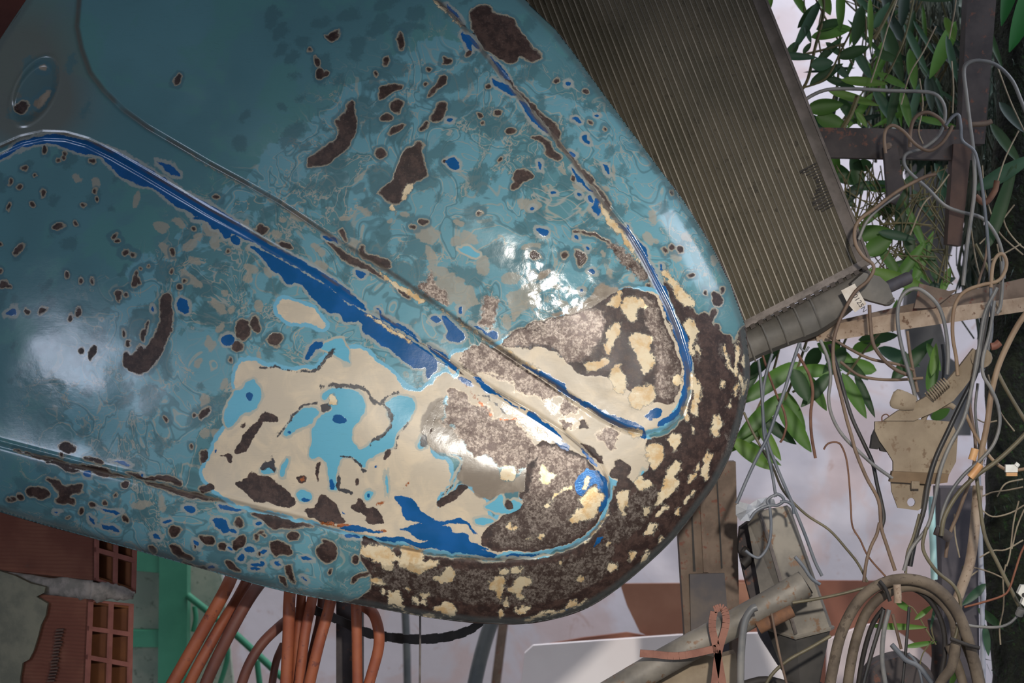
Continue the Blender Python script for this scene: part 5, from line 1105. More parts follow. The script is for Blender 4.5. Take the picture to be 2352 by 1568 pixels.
# ------------------------------------------------------------------ pipes and stakes at the right
rod('vertical_pipe', "2140,1140 2142,1220 2146,1330", 4.5, 8, 'teal', 'short pale teal plastic pipe behind the wires', 'pipe')
rod('vertical_pipe', "2246,1060 2252,1250 2256,1400 2260,1700", 4.42, 6, 'pvc', 'grey-white plastic pipe beside the mossy trunk', 'pipe')
setp(MB().prism(flatpoly("2160,1120 2246,1120 2250,1568 2252,1800 2172,1800", 4.5), (0, .08, 0)).obj('dark_post', simple('charcoal_post', (70, 66, 72), (86, 80, 84), 12, .8)), 'charcoal square post behind the wooden stake', 'post')
setp(MB().prism(flatpoly("2085,360 2200,360 2190,560 2150,700 2180,820 2235,860 2230,1000 2170,1000 2110,900 2080,720 2096,520", 5.5), (0, .05, 0)).obj('grey_cloth', simple('grey_cloth', (92, 92, 94), (112, 110, 110), 6, .9)), 'dull grey sheet hanging behind the climber and the wires', 'cloth')
stake = rod('wooden_stake', "2246,1115 2240,1200 2228,1290 2208,1350 2190,1400", 4.22, 12, 'wood', 'twisted pale wooden stake running down behind the cable coil', 'stake', None, 10, 4)
rod('woody_stem', "2205,1380 2215,1300", 4.3, 5, 'stem', 'short stem piece at the stake foot', 'stem')
rod('threaded_rod', "2150,1420 2160,1500 2150,1600", 4.4, 20, 'darkpost', 'dark stacked rings pipe seen inside the cable coil', 'pipe')
# ------------------------------------------------------------------ wires
WIRES = [
 ("1836,242 1860,222 1900,206 1960,204 2040,208 2110,210 2148,216 2168,240 2170,275 2155,312 2120,340 2084,352 2076,368 2086,392 2130,432 2168,470 2205,486 2255,500 2288,540 2304,590 2306,640", 4.24, 4.2, 'wire_grey', 'long grey cable arching over the cross bar and dropping right to the small loop'),
 ("2212,655 2222,560 2238,440 2236,350 2228,285 2220,220 2214,165 2222,146 2250,139 2290,150 2325,185 2345,230 2365,280", 4.10, 4.6, 'wire_grey', 'thick pale cable bent in a sharp hook at the top of the upright'),
 ("2172,288 2188,268 2202,264 2207,290 2210,322 2236,344 2246,372 2256,430 2266,520 2273,610 2276,680 2278,760 2268,810 2258,850", 4.06, 3.8, 'wire_blue', 'blue-grey cable with a small crook running down beside the upright'),
 ("2034,352 2031,318 2036,296 2052,288 2076,302 2104,332 2134,346 2162,330 2180,305 2188,288", 4.16, 4.0, 'wire_brown', 'brown cable twisted in a flat loop on the cross bar'),
 ("2090,338 2092,296 2104,268 2130,258 2158,272 2176,296", 4.19, 4.4, 'wire_brown', 'thicker brown cable arching above the flat loop'),
 ("2150,400 2120,408 2060,440 2010,478 1975,504 1963,530 1966,562 1984,590 2004,606 2006,622 1992,646 1966,668 1946,700 1926,742 1914,790 1916,846 1930,902 1944,960 1956,1002 1966,1038 1990,1096 2018,1150 2024,1210 2036,1250 2056,1310", 4.03, 4.2, 'wire_brown', 'long tan-brown cable swinging past the radiator sticker down to the coil'),
 ("2066,446 2020,478 1990,510 1972,550", 4.07, 3.6, 'wire_grey', 'grey cable doubled beside the long one right of the radiator'),
 ("2104,920 2092,870 2076,816 2064,760 2062,712 2072,680 2090,665 2112,664 2140,684 2160,712 2172,756 2178,812 2176,860", 4.08, 4.6, 'wire_grey', 'shiny grey cable making a tall arch over the rail'),
 ("1997,700 1999,740 2006,790 2030,826 2060,850 2090,862", 4.10, 4.4, 'wire_brown', 'tan cable dropping behind the sticker and bending right'),
 ("2200,862 2196,820 2188,770 2190,716 2202,684 2222,666 2256,654 2290,646 2306,628 2312,604 2304,584 2290,588 2280,612 2276,660", 4.05, 4.4, 'wire_tan', 'tan cable hung over the rail ending in the small upper loop'),
 ("2300,600 2302,650 2298,700 2290,720", 4.09, 4.4, 'wire_grey', 'short grey cable end below the small loop'),
 ("2290,660 2262,720 2250,790 2236,870 2214,960 2182,1022 2160,1080 2146,1150 2130,1210 2092,1262 2076,1310", 4.00, 4.6, 'wire_grey', 'grey cable of the hanging bundle that passes in front of the bracket'),
 ("2270,700 2256,780 2244,850 2206,930 2180,985 2150,1050 2132,1110 2122,1170 2104,1230 2090,1300", 4.03, 6.0, 'wire_dark', 'black cable of the hanging bundle that shades the bracket'),
 ("2284,690 2274,760 2258,820 2258,860 2276,892 2292,930 2296,975 2282,1020 2252,1056 2214,1090 2184,1130 2166,1172 2160,1210", 3.99, 4.2, 'wire_grey', 'grey cable bowing right around the hanging bundle'),
 ("2288,848 2306,884 2330,926 2370,990", 4.05, 4.6, 'wire_olive', 'straight olive cable slanting off to the right edge'),
 ("2380,690 2342,740 2312,796 2290,850 2276,910 2268,970 2256,1030 2250,1070", 4.01, 7.0, 'wire_tan', 'thick pale tan cable curving down from the right edge'),
 ("2370,980 2334,1018 2290,1058 2240,1094 2200,1134 2170,1186 2162,1230", 3.98, 5.4, 'wire_olive', 'dusty cable sweeping from the right edge down left across the bundle'),
 ("2218,950 2236,990 2256,1024 2280,1056 2306,1076 2330,1080 2380,1072", 4.02, 4.0, 'wire_tan', 'thin tan cable carrying the small white connector'),
 ("1905,790 1922,840 1940,905 1958,962 1984,1018 2004,1062 2014,1110 2026,1160 2030,1190 2024,1214", 4.08, 4.6, 'wire_dark', 'black cable hanging right beside the long tan one'),
 ("1884,780 1902,824 1908,868 1903,915 1912,958 1936,1000 1976,1040 2010,1070 2050,1098", 4.05, 4.0, 'wire_grey', 'grey cable swinging from the rail to the bracket edge'),
 ("1892,1032 1898,1022 1908,1016 1924,1016 1934,1026 1944,1054 1950,1100 1954,1160 1958,1208 1976,1240 1996,1280 2040,1330", 4.04, 2.2, 'rustwire', 'thin rusty wire with a hooked upper end against the white wall'),
 ("1832,812 1846,836 1860,864 1867,900 1862,950 1864,1000 1873,1052", 4.05, 3.6, 'rustwire', 'short rusty brown rod dangling free against the leaves'),
 ("1742,826 1748,880 1752,940 1755,1000 1764,1044 1774,1090 1782,1140", 4.02, 3.6, 'wire_blue', 'leftmost blue-grey wire dropping from the radiator to the canister'),
 ("1774,812 1762,850 1753,894 1752,950 1762,1012 1780,1062 1800,1110 1824,1166 1850,1230 1872,1290 1888,1322", 4.03, 3.8, 'wire_blue', 'blue-grey wire passing right of the canister with a free end'),
 ("1836,788 1820,836 1802,896 1780,958 1764,1002 1738,1052 1714,1104 1692,1156", 4.00, 4.0, 'wire_blue', 'blue-grey wire crossing the two others down to the left'),
 ("1838,786 1840,800 1850,806 1858,796", 4.01, 2.6, 'wire_blue', 'tiny blue-grey hook where a wire leaves the rail'),
 ("1708,946 1728,990 1750,1030 1775,1072 1800,1128 1850,1180 1904,1216 1944,1260 1972,1296 1992,1336", 4.06, 3.0, 'wire_olive', 'olive cable slanting from the hood edge down right to the coil'),
 ("1752,816 1766,860 1786,912 1800,942 1806,974 1800,1002 1792,1016", 4.06, 2.8, 'rustwire', 'crooked dark twig hanging between the blue-grey wires'),
 ("1776,1140 1784,1134 1796,1140 1800,1150 1786,1160 1770,1160 1750,1166 1734,1176 1724,1190", 3.99, 3.6, 'wire_blue', 'blue-grey wire knotted over the top left of the canister'),
 ("1766,1160 1762,1150 1772,1140 1784,1136", 3.99, 3.4, 'wire_blue', 'small loop of the wire knot above the canister'),
 ("1792,1152 1808,1152 1820,1162 1823,1180", 3.99, 3.4, 'wire_blue', 'short wire end curled over the right shoulder of the canister'),
 ("1768,1162 1771,1200 1769,1236 1760,1262 1744,1280 1728,1276 1712,1264", 3.99, 3.4, 'wire_blue', 'wire running down the canister face and hooking left'),
 ("1826,1278 1846,1302 1864,1328 1884,1342", 3.96, 4.0, 'wire_blue', 'short stiff wire stub at the mouth of the slanting pipe'),
 ("1820,1384 1870,1376 1930,1364 2000,1346", 3.99, 3.6, 'wire_olive', 'nearly level cable joining the pipe mouth to the coil'),
 ("1984,1336 1990,1290 2000,1256 2014,1226 2020,1200", 4.03, 4.0, 'wire_brown', 'brown cable rising from the coil to meet the black one'),
 ("1700,1600 1702,1500 1710,1430 1726,1400 1738,1394", 3.95, 9.0, 'wire_grey', 'wide grey hose bending up to the rusty end of the pipe'),
 ("1772,1408 1780,1450 1792,1510 1812,1590", 3.97, 3.0, 'wire_brown', 'thin brown cable in front of the canister cone'),
 ("1746,1600 1772,1550 1810,1516 1860,1488 1908,1460", 3.98, 4.2, 'wire_olive', 'dusty cable slanting across the dark canister cone'),
 ("2215,1394 2260,1382 2302,1368 2318,1352 2332,1310 2345,1270 2360,1240", 4.02, 2.6, 'copper', 'bright orange-brown wire crossing to the right edge'),
 ("2196,1430 2240,1438 2290,1440 2320,1430 2342,1408", 3.98, 3.4, 'wire_grey', 'grey cable leading from the coil to the white connector'),
 ("2240,1070 2250,1150 2262,1230 2290,1290 2320,1350 2345,1400", 4.03, 4.6, 'wire_olive', 'dusty cable dropping past the grey-white pipe towards the right'),
 ("2128,1210 2120,1260 2150,1310 2190,1344 2206,1384 2198,1450 2186,1480", 3.99, 4.2, 'wire_olive', 'olive cable curling down behind the right of the coil'),
 ("2112,1180 2098,1232 2084,1270 2080,1316", 4.02, 3.4, 'wire_olive', 'olive cable entering the top of the coil'),
 ("2262,1040 2246,1070 2230,1100 2200,1180 2180,1230 2172,1280", 4.07, 4.4, 'wire_brown', 'brown cable hanging behind the amber connector'),
 ("2222,900 2232,960 2240,1010 2238,1060 2222,1120", 4.10, 4.0, 'wire_brown', 'brown cable straight down behind the hanging bundle'),
 ("2246,880 2240,940 2246,1000 2252,1040", 4.12, 3.4, 'wire_grey', 'pale grey cable half hidden behind the bundle'),
 ("2164,790 2168,830 2164,880 2150,920", 4.16, 3.4, 'wire_dark', 'dark cable behind the right leg of the tall arch'),
 ("2084,760 2090,810 2100,860 2108,900", 4.18, 3.6, 'wire_brown', 'brown cable hanging inside the tall arch'),
 ("1900,770 1950,800 2000,824 2060,836 2100,850", 4.14, 3.4, 'wire_brown', 'brown cable running right under the rail among leaves'),
 ("1930,830 1970,860 2010,870 2060,872 2120,868", 4.16, 3.4, 'wire_brown', 'brown cable sagging lower under the rail'),
 ("2030,1400 2020,1440 2002,1500 1986,1560 1978,1600", 3.98, 5.0, 'wire_dark', 'black cable slanting inside the coil'),
 ("2042,1400 2030,1450 2026,1510 2032,1560 2040,1600", 3.97, 5.6, 'wire_grey', 'grey cable hanging inside the coil beside the black one'),
 ("2088,1394 2084,1450 2078,1520 2070,1600", 4.0, 3.6, 'wire_dark', 'thin black cable hanging straight inside the coil'),
 ("2050,1410 2060,1450 2070,1490", 4.04, 3.6, 'wire_brown', 'faint brown cable inside the coil'),
 ("2048,1480 2066,1500 2082,1516 2110,1530 2140,1568", 3.99, 6.0, 'wire_blue', 'dark blue tangled cable end at the bottom of the coil'),
 ("2086,1500 2104,1520 2114,1548 2120,1580", 3.99, 3.4, 'wire_blue', 'thin blue cable arcing over the dark cup'),
 ("2268,560 2262,600 2250,640 2246,660", 4.20, 3.0, 'wire_brown', 'thin cable dropping between upright and loop'),
]
for i, (s, D, r, mt, lb) in enumerate(WIRES): rod('cable' if 'wire_' in mt else 'wire', s, D, r, mt, lb, 'cable' if 'wire_' in mt else 'wire', None, 8, 5)
COIL = [
 ("1895,1640 1912,1540 1934,1450 1975,1376 2030,1338 2092,1330 2150,1350 2196,1400 2224,1470 2246,1560 2256,1640", 3.98, 13, 'outermost turn of the dusty coiled hose'),
 ("1940,1640 1950,1550 1966,1470 1992,1404 2036,1362 2092,1346 2146,1364 2186,1412 2196,1470 2190,1530", 4.00, 12, 'inner turn of the dusty coiled hose'),
 ("1966,1640 1972,1570 1984,1500 2004,1434 2030,1396", 4.03, 6, 'thin dark inner strand of the coiled hose'),
 ("2140,1360 2186,1400 2214,1460 2240,1530 2262,1640", 4.02, 15, 'thick right leg of the coiled hose'),
 ("2196,1470 2186,1530 2160,1568 2130,1640", 3.97, 12, 'loose lower end of the coiled hose bending left'),
 ("2180,1480 2200,1530 2214,1580 2222,1640", 3.99, 11, 'middle right strand of the coiled hose'),
 ("2070,1345 2110,1358 2144,1390 2166,1440 2170,1500 2160,1556", 4.01, 6, 'black tube inside the coiled hose')]
ce = empty('hose_coil', P(2080, 1600, 4.0), 'coil of thick dusty brown hose hanging at the bottom right', 'hose'); bpy.context.view_layer.update()
for s, D, r, lb in COIL:
    o = rod('hose_turn', s, D, r, 'strap' if r < 7 else 'bark', None, None, None, 12, 6, ce)
    if r < 7: o['label'] = lb
for s in ("2183,1466 2204,1474 2226,1482 2250,1488", "2020,1334 2034,1352 2044,1380"): rod('tie', s, 3.95, 4.5, 'strap', None, None, None, 8, 3, ce)
rod('bottle_neck', "2060,1342 2062,1366 2062,1384", 3.95, 9, 'wood', 'small pale cork-like plug held in the coil top', 'plug', None, 12)
# connectors
rig([('housing', MB().box(P(2310, 1084, 4.0), (0.021, 0, 0), (0, .008, 0), (0, 0, .013)), 'white_plastic'), ('knob', MB().tube([P(2334, 1070, 3.999), P(2339, 1064, 3.999)], .0045, 10, 2), 'white_plastic', True),
     ('amber_half', MB().box(P(2312, 1093, 4.0), (0.019, 0, 0), (0, .008, 0), (0, 0, .006)), 'amber')], 'wire_connector', P(2320, 1078, 4.0), 'small white and amber connector on the thin tan cable', 'connector')
rig([('housing', MB().prism(flatpoly("2338,1362 2346,1344 2362,1344 2362,1400 2346,1386 2350,1374", 3.96), (0, .015, 0)), 'white_plastic'), ('socket', MB().tube([P(2352, 1366, 3.958), P(2352, 1366, 3.965)], .004, 10, 1), 'strap'),
     ('collar', MB().tube([P(2346, 1398, 3.965), P(2340, 1412, 3.97)], .007, 10, 2), 'wire_grey', True)], 'plug_connector', P(2350, 1370, 3.96), 'white plug connector at the right edge of the picture', 'connector')
for s, lb in (("2240,1030 2236,1044 2232,1056", 'upper amber wire splice'), ("2252,1066 2240,1082 2228,1096", 'lower amber wire splice')):
    rod('wire_splice', s, 3.975, 9, 'amber', lb + ' in the hanging bundle', 'splice', None, 10)
rod('clamp_block', "2148,1216 2166,1224 2184,1236", 4.0, 12, 'darkpost', 'small grey clamp block in front of the teal pipe', 'clamp', None, 8, 2, None, .7)
rod('red_valve', "2276,796 2286,794 2296,786", 4.05, 9, 'rubber', 'small red knob behind the tan cable', 'knob', None, 10)
rod('rail_nut', "2290,706 2294,704", 4.1, 14, 'dusty', 'round dusty nut on the pale edge of the rail', 'nut', None, 10, 2)
rod('seized_fitting', "2240,450 2262,466 2284,440 2290,415", 4.2, 7, 'rustwire', 'rusty bent fitting beside the blue-grey cable', 'fitting')
m = MB().prism([P(q.x, q.y, 4.22) for q in cr([Vector((a, b, 0)) for a, b in L("1990,1560 2010,1530 2050,1512 2090,1508 2130,1530 2150,1570 2150,1620")], 3)] + [P(1990, 1620, 4.22)], (0, .08, 0))
setp(m.obj('dark_cup', M['darkpost']), 'dark rounded metal cup at the bottom inside the coil', 'cup')
m = MB().tube([P(1700, 1575, 4.1), P(1760, 1562, 4.1), P(1830, 1580, 4.1)], .008, 10, 4)
setp(m.obj('black_rim', M['strap'], None, True), 'black curved rim at the bottom edge below the canister', 'rim')
# ------------------------------------------------------------------ mossy trunk
def trunk():
    v = []; f = []; n = 18; H = 40; r3 = random.Random(2)
    for j in range(H):
        z = 0.75 - j * (2.1 / (H - 1))
        for i in range(n):
            a = 2 * math.pi * i / n; r = 0.085 + 0.012 * math.sin(a * 3 + j * .5) + r3.uniform(-.006, .006)
            v.append(Vector((1.045 + math.cos(a) * r + 0.01 * math.sin(j * .3), 4.62 + math.sin(a) * r, z)))
    f = [(j * n + i, j * n + (i + 1) % n, (j + 1) * n + (i + 1) % n, (j + 1) * n + i) for j in range(H - 1) for i in range(n)]
    return MB().add(v, f + [tuple(range(n))])
te = empty('mossy_trunk', (1.045, 4.62, -1.35), 'dark mossy tree trunk along the right edge', 'tree'); bpy.context.view_layer.update()
trunk().obj('trunk', M['moss'], te, True)
rt = random.Random(12); m = MB()
for i in range(1500):
    a = rt.uniform(math.pi * .95, math.pi * 2.05); z = rt.uniform(-1.2, .72); c = Vector((1.045 + math.cos(a) * .092, 4.62 + math.sin(a) * .092, z))
    d = Vector((rt.uniform(-.5, .5), -abs(rt.uniform(.2, .8)), rt.uniform(-.8, .9))).normalized() * rt.uniform(.012, .035); w = Vector((rt.uniform(-1, 1), 0, rt.uniform(-1, 1))) * .0012
    m.add([c - w, c + w, c + d], [(0, 1, 2)])
o = link('moss', m.v, m.f, M['leaf_vd'], te); o['kind'] = 'stuff'
# hanging root curtain behind the upright
m = MB(); rt = random.Random(21)
for i in range(420):
    x = rt.uniform(1995, 2370); y0 = rt.uniform(-60, 60) if x < 2200 else rt.uniform(-60, 500); ln = rt.uniform(120, 380); D = rt.uniform(4.76, 4.98); pts = []
    if x < 2060 and rt.random() < .6: continue
    for k in range(5): pts.append(P(x + rt.uniform(-9, 9) + k * rt.uniform(-9, 7), y0 + ln * k / 4, D + rt.uniform(-.02, .02)))
    m.tube(pts, rt.choice([.0012, .0018, .003]), 4, 2, False)
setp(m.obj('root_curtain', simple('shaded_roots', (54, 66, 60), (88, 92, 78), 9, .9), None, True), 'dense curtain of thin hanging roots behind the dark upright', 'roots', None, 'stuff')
m = MB(); rt = random.Random(31)
for i in range(1300):
    x = rt.uniform(2000, 2380); y = rt.uniform(-60, 330) if x < 2230 else rt.uniform(-60, 620)
    if rt.random() > .30 + (x - 2000) / 200: continue
    a = rt.uniform(-.9, .9) + math.pi / 2; l_ = rt.uniform(40, 110); w = rt.uniform(8, 18); D = rt.uniform(5.08, 5.4)
    A = P(x, y, D); B_ = P(x + math.cos(a) * l_, y + math.sin(a) * l_, D + rt.uniform(-.04, .04)); n = Vector((-(B_ - A).z, 0, (B_ - A).x)).normalized() * (w / F * D)
    mid = (A + B_) / 2 + Vector((0, -.008, 0)); m.add([A, mid + n, B_, mid - n], [(0, 1, 2, 3)])
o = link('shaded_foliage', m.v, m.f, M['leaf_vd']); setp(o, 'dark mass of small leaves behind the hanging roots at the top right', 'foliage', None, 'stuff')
# pale single roots
rootlines = ["2352,700 2330,760 2290,850", ]
ROOTS = ["2300,470 2310,520 2340,560 2370,580", "2256,380 2262,440 2280,500 2300,540 2350,585", "2230,520 2240,590 2252,640", "2250,560 2290,520 2330,470", "2270,600 2310,580 2345,560", "2290,560 2300,620 2290,680",
 "2340,1150 2328,1200 2320,1270 2312,1300", "2352,1170 2336,1210 2324,1260", "2350,1240 2310,1262 2280,1264 2250,1280", "2255,1140 2280,1130 2310,1126 2350,1118", "2254,1170 2280,1186 2320,1178 2352,1160",
 "2306,1360 2304,1400 2296,1440 2298,1480", "2310,1296 2304,1330 2306,1370", "2220,1300 2250,1306 2280,1316 2310,1330", "2198,1350 2220,1330 2246,1310", "2192,1180 2194,1230 2204,1280", "2350,1100 2310,1110 2290,1140",
 "2120,330 2110,300 2120,240 2112,180", "2060,0 2040,60 2020,130 2000,190", "2196,0 2190,40 2180,90", "2150,60 2120,120 2090,170 2070,240", "2186,140 2190,200 2188,260", "2290,150 2320,230 2352,300", "2340,300 2310,360 2290,420",
 "2180,400 2150,440 2120,470 2090,540", "2270,860 2280,900 2300,950 2330,990", "2240,960 2262,970 2290,966", "2236,1000 2246,1030 2256,1010"]
for i, s in enumerate(ROOTS):
    rod('aerial_root', s, 4.28 if i > 5 else 4.34, 1.8, 'root', None, None, None, 6, 4, te)
# ------------------------------------------------------------------ leaves
def leaf(parent, x0, y0, x1, y1, w, D, mat, bend=0.0, d2=0.0, curve=0.0):
    A, B_ = P(x0, y0, D), P(x1, y1, D + d2); ax = B_ - A; ln = ax.length; side = Vector((-ax.z, 0, ax.x)).normalized(); out = Vector((0, -1, 0))
    n = 9; v = []; f = []
    for i in range(n + 1):
        t = i / n; wd = w / F * D * (t ** .6) * ((1 - t) ** .8) * 2.05 if 0 < i < n else w / F * D * .04
        c0 = A + ax * t + side * (curve * ln * math.sin(math.pi * t)) + out * (bend * ln * math.sin(math.pi * t))
        v += [c0 - side * wd + out * wd * .35, c0, c0 + side * wd + out * wd * .35]
    for i in range(n):
        for j in (0, 1): a = i * 3 + j; f.append((a, a + 1, a + 4, a + 3))
    return link('leaf', v, f, M[mat], parent, True)
def plant(name, loc, label, leaves, stems):
    e = empty(name, loc, label, 'plant'); bpy.context.view_layer.update()
    for l in leaves:
        x0, y0, x1, y1 = l[:4]; k = 0.10 if name != 'climber_spray' else 0.04
        leaf(e, x0 - (x1 - x0) * k, y0 - (y1 - y0) * k, x1 + (x1 - x0) * k, y1 + (y1 - y0) * k, *l[4:])
    for s, D, r in stems: rod('stem', s, D, r, 'stem', None, None, None, 6, 4, e)
    return e
# lower spray of broad leaves beside the hood
LOW = [(1712, 870, 1790, 800, 17, 4.45, 'leaf_d'), (1828, 835, 1700, 925, 26, 4.42, 'leaf'), (1800, 905, 1690, 1010, 24, 4.40, 'leaf'), (1770, 960, 1662, 1040, 22, 4.44, 'leaf'),
 (1685, 1010, 1768, 1076, 22, 4.38, 'leaf_l'), (1680, 1000, 1790, 1066, 16, 4.46, 'leaf'), (1790, 930, 1861, 1034, 24, 4.37, 'leaf'), (1750, 960, 1826, 1018, 18, 4.43, 'leaf_d'), (1800, 900, 1848, 990, 20, 4.45, 'leaf'),
 (1740, 970, 1792, 1054, 16, 4.43, 'leaf_l'), (1822, 850, 1856, 920, 24, 4.36, 'leaf_d'), (1850, 860, 1897, 940, 18, 4.42, 'leaf'), (1905, 860, 1842, 932, 20, 4.40, 'leaf_d'), (1825, 852, 1930, 850, 20, 4.44, 'leaf'),
 (1936, 860, 1988, 957, 20, 4.38, 'leaf'), (1965, 860, 2008, 955, 13, 4.40, 'leaf_d'), (1940, 800, 1890, 870, 22, 4.44, 'leaf_d'), (1880, 790, 1960, 830, 22, 4.46, 'leaf'), (1960, 800, 2020, 790, 18, 4.5, 'leaf'),
 (1880, 800, 1850, 850, 22, 4.5, 'leaf_d'), (1900, 805, 1990, 870, 20, 4.48, 'leaf_d'), (2010, 850, 1930, 830, 22, 4.5, 'leaf'), (1975, 780, 2060, 770, 18, 4.5, 'leaf_d'), (2020, 800, 2110, 840, 20, 4.6, 'leaf_b'),
 (2050, 870, 2140, 780, 22, 4.55, 'leaf_d'), (2140, 860, 2150, 790, 12, 4.3, 'leaf_l'), (2134, 900, 2150, 800, 18, 4.34, 'leaf'), (1740, 830, 1710, 900, 18, 4.47, 'leaf_d'), (2050, 760, 2060, 690, 14, 4.5, 'leaf'), (2000, 620, 2140, 668, 20, 4.42, 'leaf_l'),
 (2080, 810, 2100, 900, 12, 4.5, 'leaf_d'), (2130, 790, 2160, 850, 12, 4.5, 'leaf'), (1920, 770, 1900, 830, 22, 4.5, 'leaf_d'), (2140, 960, 2180, 940, 16, 4.5, 'leaf')]
plant('climber_spray', P(1800, 760, 4.42), 'spray of broad bright green leaves between the hood nose and the rail', LOW,
      [("1860,760 1830,850 1790,940 1740,1010", 4.45, 3.5), ("1790,800 1770,870 1730,960", 4.46, 3), ("1960,740 1900,860 1820,900", 4.46, 3), ("2060,720 1990,800 1940,870", 4.47, 3)])
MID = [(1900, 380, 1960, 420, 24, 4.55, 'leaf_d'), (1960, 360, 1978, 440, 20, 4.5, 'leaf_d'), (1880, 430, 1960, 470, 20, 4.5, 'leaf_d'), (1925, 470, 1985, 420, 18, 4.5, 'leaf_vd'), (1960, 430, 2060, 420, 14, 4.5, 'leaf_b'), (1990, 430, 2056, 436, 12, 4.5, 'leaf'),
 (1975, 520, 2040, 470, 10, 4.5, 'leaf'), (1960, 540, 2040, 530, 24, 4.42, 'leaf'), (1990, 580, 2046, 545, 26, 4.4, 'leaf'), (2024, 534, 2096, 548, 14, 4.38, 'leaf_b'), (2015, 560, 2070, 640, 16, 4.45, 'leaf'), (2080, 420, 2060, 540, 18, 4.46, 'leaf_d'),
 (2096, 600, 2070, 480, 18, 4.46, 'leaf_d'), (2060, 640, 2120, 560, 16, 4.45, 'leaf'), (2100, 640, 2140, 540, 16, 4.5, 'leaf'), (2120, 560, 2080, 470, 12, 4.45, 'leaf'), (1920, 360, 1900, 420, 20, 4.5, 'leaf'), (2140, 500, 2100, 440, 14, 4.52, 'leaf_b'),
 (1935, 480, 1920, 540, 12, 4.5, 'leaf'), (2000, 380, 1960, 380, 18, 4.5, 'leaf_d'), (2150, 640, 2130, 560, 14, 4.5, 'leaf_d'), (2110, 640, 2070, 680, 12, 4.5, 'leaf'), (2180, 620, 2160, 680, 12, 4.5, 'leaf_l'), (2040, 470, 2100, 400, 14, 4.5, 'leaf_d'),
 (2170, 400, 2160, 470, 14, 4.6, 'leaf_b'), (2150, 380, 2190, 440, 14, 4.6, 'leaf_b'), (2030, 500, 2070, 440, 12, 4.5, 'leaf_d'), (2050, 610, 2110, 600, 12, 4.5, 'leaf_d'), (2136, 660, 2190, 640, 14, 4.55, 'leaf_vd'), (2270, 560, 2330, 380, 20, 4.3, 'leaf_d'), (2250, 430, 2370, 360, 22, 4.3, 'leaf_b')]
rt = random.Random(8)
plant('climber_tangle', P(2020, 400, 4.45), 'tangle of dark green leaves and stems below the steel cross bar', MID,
      [(f"{1920 + i * 17},{370 + rt.uniform(0, 40)} {1925 + i * 17 + rt.uniform(-30, 30)},{450} {1915 + i * 17 + rt.uniform(-40, 40)},{540} {1925 + i * 17 + rt.uniform(-30, 30)},{650}", 4.5 + rt.uniform(-.05, .05), rt.choice([1.6, 2.2, 3])) for i in range(16)]
      + [(f"{rt.uniform(1920, 2190):.0f},{rt.uniform(372, 480):.0f} {rt.uniform(1940, 2180):.0f},{rt.uniform(470, 570):.0f} {rt.uniform(1950, 2190):.0f},{rt.uniform(560, 660):.0f}", 4.47 + rt.uniform(-.05, .05), rt.choice([1.2, 1.6, 2.2])) for i in range(30)]
      + [("2020,515 2080,512 2140,518", 4.44, 2.6), ("2240,560 2280,640 2300,700", 4.3, 4)])
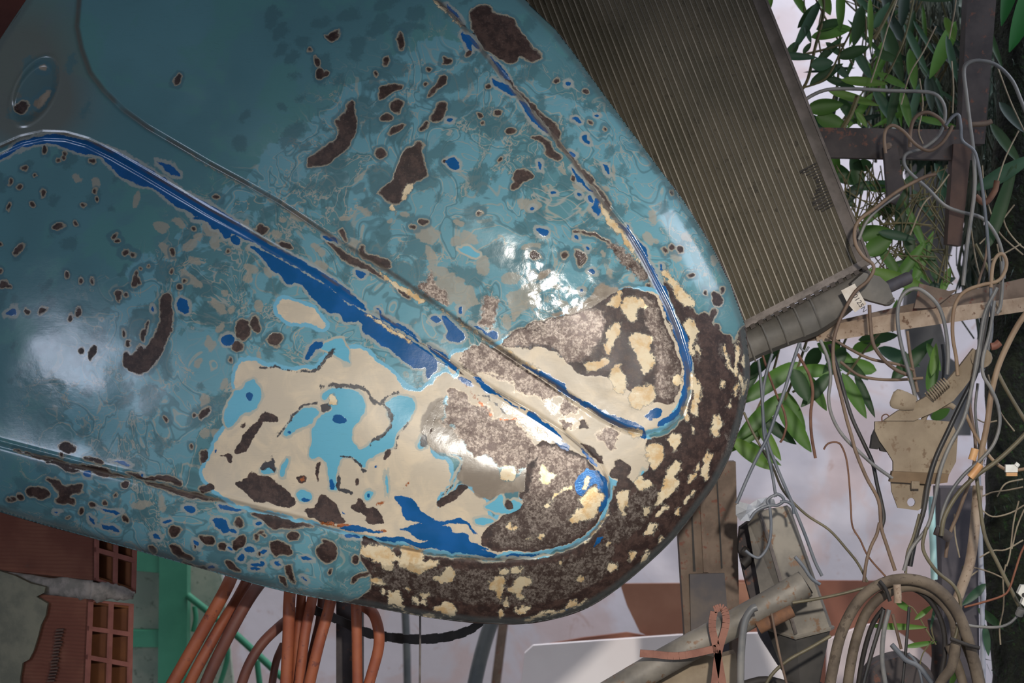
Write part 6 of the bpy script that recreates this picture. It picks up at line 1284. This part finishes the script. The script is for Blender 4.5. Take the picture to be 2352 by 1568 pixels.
TOP = [(1772, -10, 1756, 40, 10, 4.6, 'leaf'), (1750, 45, 1782, 130, 13, 4.55, 'leaf'), (1820, -20, 1852, 34, 12, 4.6, 'leaf'), (1880, 8, 1826, 110, 14, 4.5, 'leaf_b'), (1878, 14, 1836, 60, 16, 4.52, 'leaf_d'), (1830, 100, 1800, 140, 14, 4.5, 'leaf_d'),
 (1790, 128, 1870, 132, 12, 4.48, 'leaf_b'), (1800, 130, 1828, 205, 14, 4.5, 'leaf_d'), (1880, 66, 1930, 48, 16, 4.5, 'leaf_d'), (1870, 84, 1945, 70, 16, 4.5, 'leaf'), (1884, -20, 1905, 30, 18, 4.5, 'leaf_l'), (1930, -20, 1930, 62, 14, 4.48, 'leaf'), (1978, 20, 1962, 100, 18, 4.45, 'leaf_d'), (1998, 2, 2000, 104, 9, 4.42, 'leaf_l'),
 (1866, 150, 1910, 144, 20, 4.46, 'leaf_b'), (1866, 190, 1930, 150, 16, 4.5, 'leaf_d'), (1920, 60, 1960, 70, 10, 4.5, 'leaf'), (1880, 140, 1930, 90, 12, 4.5, 'leaf_d'), (1930, 130, 1990, 110, 18, 4.46, 'leaf_d'), (1940, 184, 2030, 192, 14, 4.42, 'leaf_l'), (1960, 110, 2000, 180, 14, 4.5, 'leaf_b'), (2010, 60, 2040, 10, 14, 4.5, 'leaf_b'),
 (2012, 120, 2062, 140, 14, 4.5, 'leaf_d'), (2030, 60, 2070, 180, 22, 4.55, 'leaf_d'), (2070, 90, 2040, 30, 16, 4.6, 'leaf_vd'), (2090, 120, 2100, 200, 16, 4.55, 'leaf'), (2190, 60, 2140, 170, 22, 4.5, 'leaf'), (2176, 90, 2196, 180, 12, 4.45, 'leaf_b'), (2172, 44, 2192, 90, 13, 4.4, 'leaf_l'),
 (1910, 210, 2010, 240, 13, 4.42, 'leaf_l'), (1860, 250, 1930, 240, 24, 4.45, 'leaf'), (1880, 270, 1940, 290, 24, 4.46, 'leaf'), (1850, 270, 1890, 290, 18, 4.5, 'leaf_b'), (1930, 230, 1965, 280, 16, 4.5, 'leaf_d'), (2000, 220, 1950, 290, 12, 4.5, 'leaf'), (1970, 260, 1990, 290, 9, 4.4, 'leaf_l'), (2010, 210, 2060, 290, 16, 4.55, 'leaf_b'),
 (2060, 200, 2040, 290, 14, 4.5, 'leaf_d'), (2070, 210, 2090, 290, 14, 4.5, 'leaf'), (1900, 180, 1960, 200, 12, 4.5, 'leaf_d'), (2110, 200, 2090, 280, 12, 4.6, 'leaf_b'), (2130, 180, 2140, 250, 14, 4.6, 'leaf_vd'), (1846, 120, 1862, 100, 8, 4.5, 'leaf_d'), (1850, 60, 1862, 96, 8, 4.5, 'leaf_b'), (2020, 170, 2080, 200, 12, 4.5, 'leaf'),
 (1990, 20, 1960, -20, 10, 4.5, 'leaf_b'), (2030, -20, 2050, 50, 16, 4.6, 'leaf_vd'), (2080, -20, 2070, 60, 16, 4.6, 'leaf_vd'), (1900, 100, 1936, 130, 10, 4.5, 'leaf_d'), (1920, 150, 1948, 180, 12, 4.5, 'leaf_b'), (2280, 290, 2340, 370, 16, 4.35, 'leaf_d'), (2300, 240, 2352, 300, 16, 4.5, 'leaf_vd'), (2262, 50, 2300, 150, 10, 4.5, 'leaf_d')]
plant('leafy_climber', P(1950, 0, 4.5), 'crown of the climber with long leaves against the white wall at the top', TOP,
      [("1892,-20 1890,40 1872,110 1856,180 1836,215", 4.5, 4), ("1960,-20 1966,40 1930,120 1905,170 1880,190 1835,204", 4.46, 2.6), ("1870,-10 1895,40 1930,100 1960,150", 4.52, 2.4), ("1930,60 1928,120 1922,200 1900,260 1880,290", 4.52, 3), ("1950,-10 1985,30 1990,90", 4.5, 2.4),
       ("2008,90 2030,50 2060,-10", 4.4, 4.5), ("1970,220 1955,260 1935,295", 4.35, 6), ("2100,-10 2080,80 2050,150 2020,200", 4.5, 2.6), ("1802,131 1850,124 1900,112 1940,100", 4.5, 3), ("1846,-20 1850,60 1860,90", 4.6, 2)])
rt = random.Random(77)
XT = []
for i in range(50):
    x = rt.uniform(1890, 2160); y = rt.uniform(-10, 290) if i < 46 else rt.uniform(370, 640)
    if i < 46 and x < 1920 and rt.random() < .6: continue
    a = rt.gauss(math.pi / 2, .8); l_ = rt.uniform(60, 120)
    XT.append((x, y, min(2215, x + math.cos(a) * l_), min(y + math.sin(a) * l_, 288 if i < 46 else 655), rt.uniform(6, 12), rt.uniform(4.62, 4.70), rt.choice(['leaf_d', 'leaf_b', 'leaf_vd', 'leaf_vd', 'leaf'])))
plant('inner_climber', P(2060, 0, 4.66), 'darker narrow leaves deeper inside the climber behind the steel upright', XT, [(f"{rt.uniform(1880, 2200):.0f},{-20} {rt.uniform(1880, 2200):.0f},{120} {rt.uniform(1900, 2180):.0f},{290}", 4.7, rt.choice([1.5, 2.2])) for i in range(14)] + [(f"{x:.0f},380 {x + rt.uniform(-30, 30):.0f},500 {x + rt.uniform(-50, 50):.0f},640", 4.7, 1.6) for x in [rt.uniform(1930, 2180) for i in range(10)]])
SM = [(2010, 1437, 2120, 1440, 10, 4.10, 'leaf_l'), (2060, 1380, 2090, 1402, 10, 4.12, 'leaf'), (2104, 1420, 2142, 1390, 8, 4.1, 'leaf_l'), (2084, 1484, 2146, 1474, 8, 4.15, 'leaf'), (2150, 1382, 2138, 1440, 5, 4.1, 'leaf_b'), (2260, 1344, 2214, 1386, 13, 4.4, 'leaf_b'),
      (2196, 1520, 2210, 1560, 12, 4.3, 'leaf'), (2262, 1440, 2270, 1500, 11, 4.4, 'leaf_b'), (2250, 1400, 2300, 1440, 13, 4.42, 'leaf_d'), (2200, 1530, 2180, 1580, 9, 4.3, 'leaf_l')]
plant('climber_seedling', P(2130, 1480, 4.12), 'small light green shoot growing inside the hose coil', SM, [("2150,1480 2130,1450 2100,1400 2086,1390", 4.11, 2), ("2146,1466 2120,1500 2110,1540", 4.11, 1.6), ("2150,1380 2140,1440 2146,1470", 4.11, 1.6)])
# added saturated-green leaves standing in for a milky green haze in the corner
fe = empty('haze_leaf_sprig', P(2380, -60, 4.2), 'two broad saturated green leaves added in the top right corner in place of a green haze', 'plant'); bpy.context.view_layer.update()
leaf(fe, 2400, -90, 2318, 120, 34, 4.15, 'leaf_g'); leaf(fe, 2340, -110, 2300, 60, 24, 4.22, 'leaf_g'); rod('stem', "2400,-110 2390,-60 2396,0", 4.2, 3, 'stem', None, None, None, 6, 4, fe)
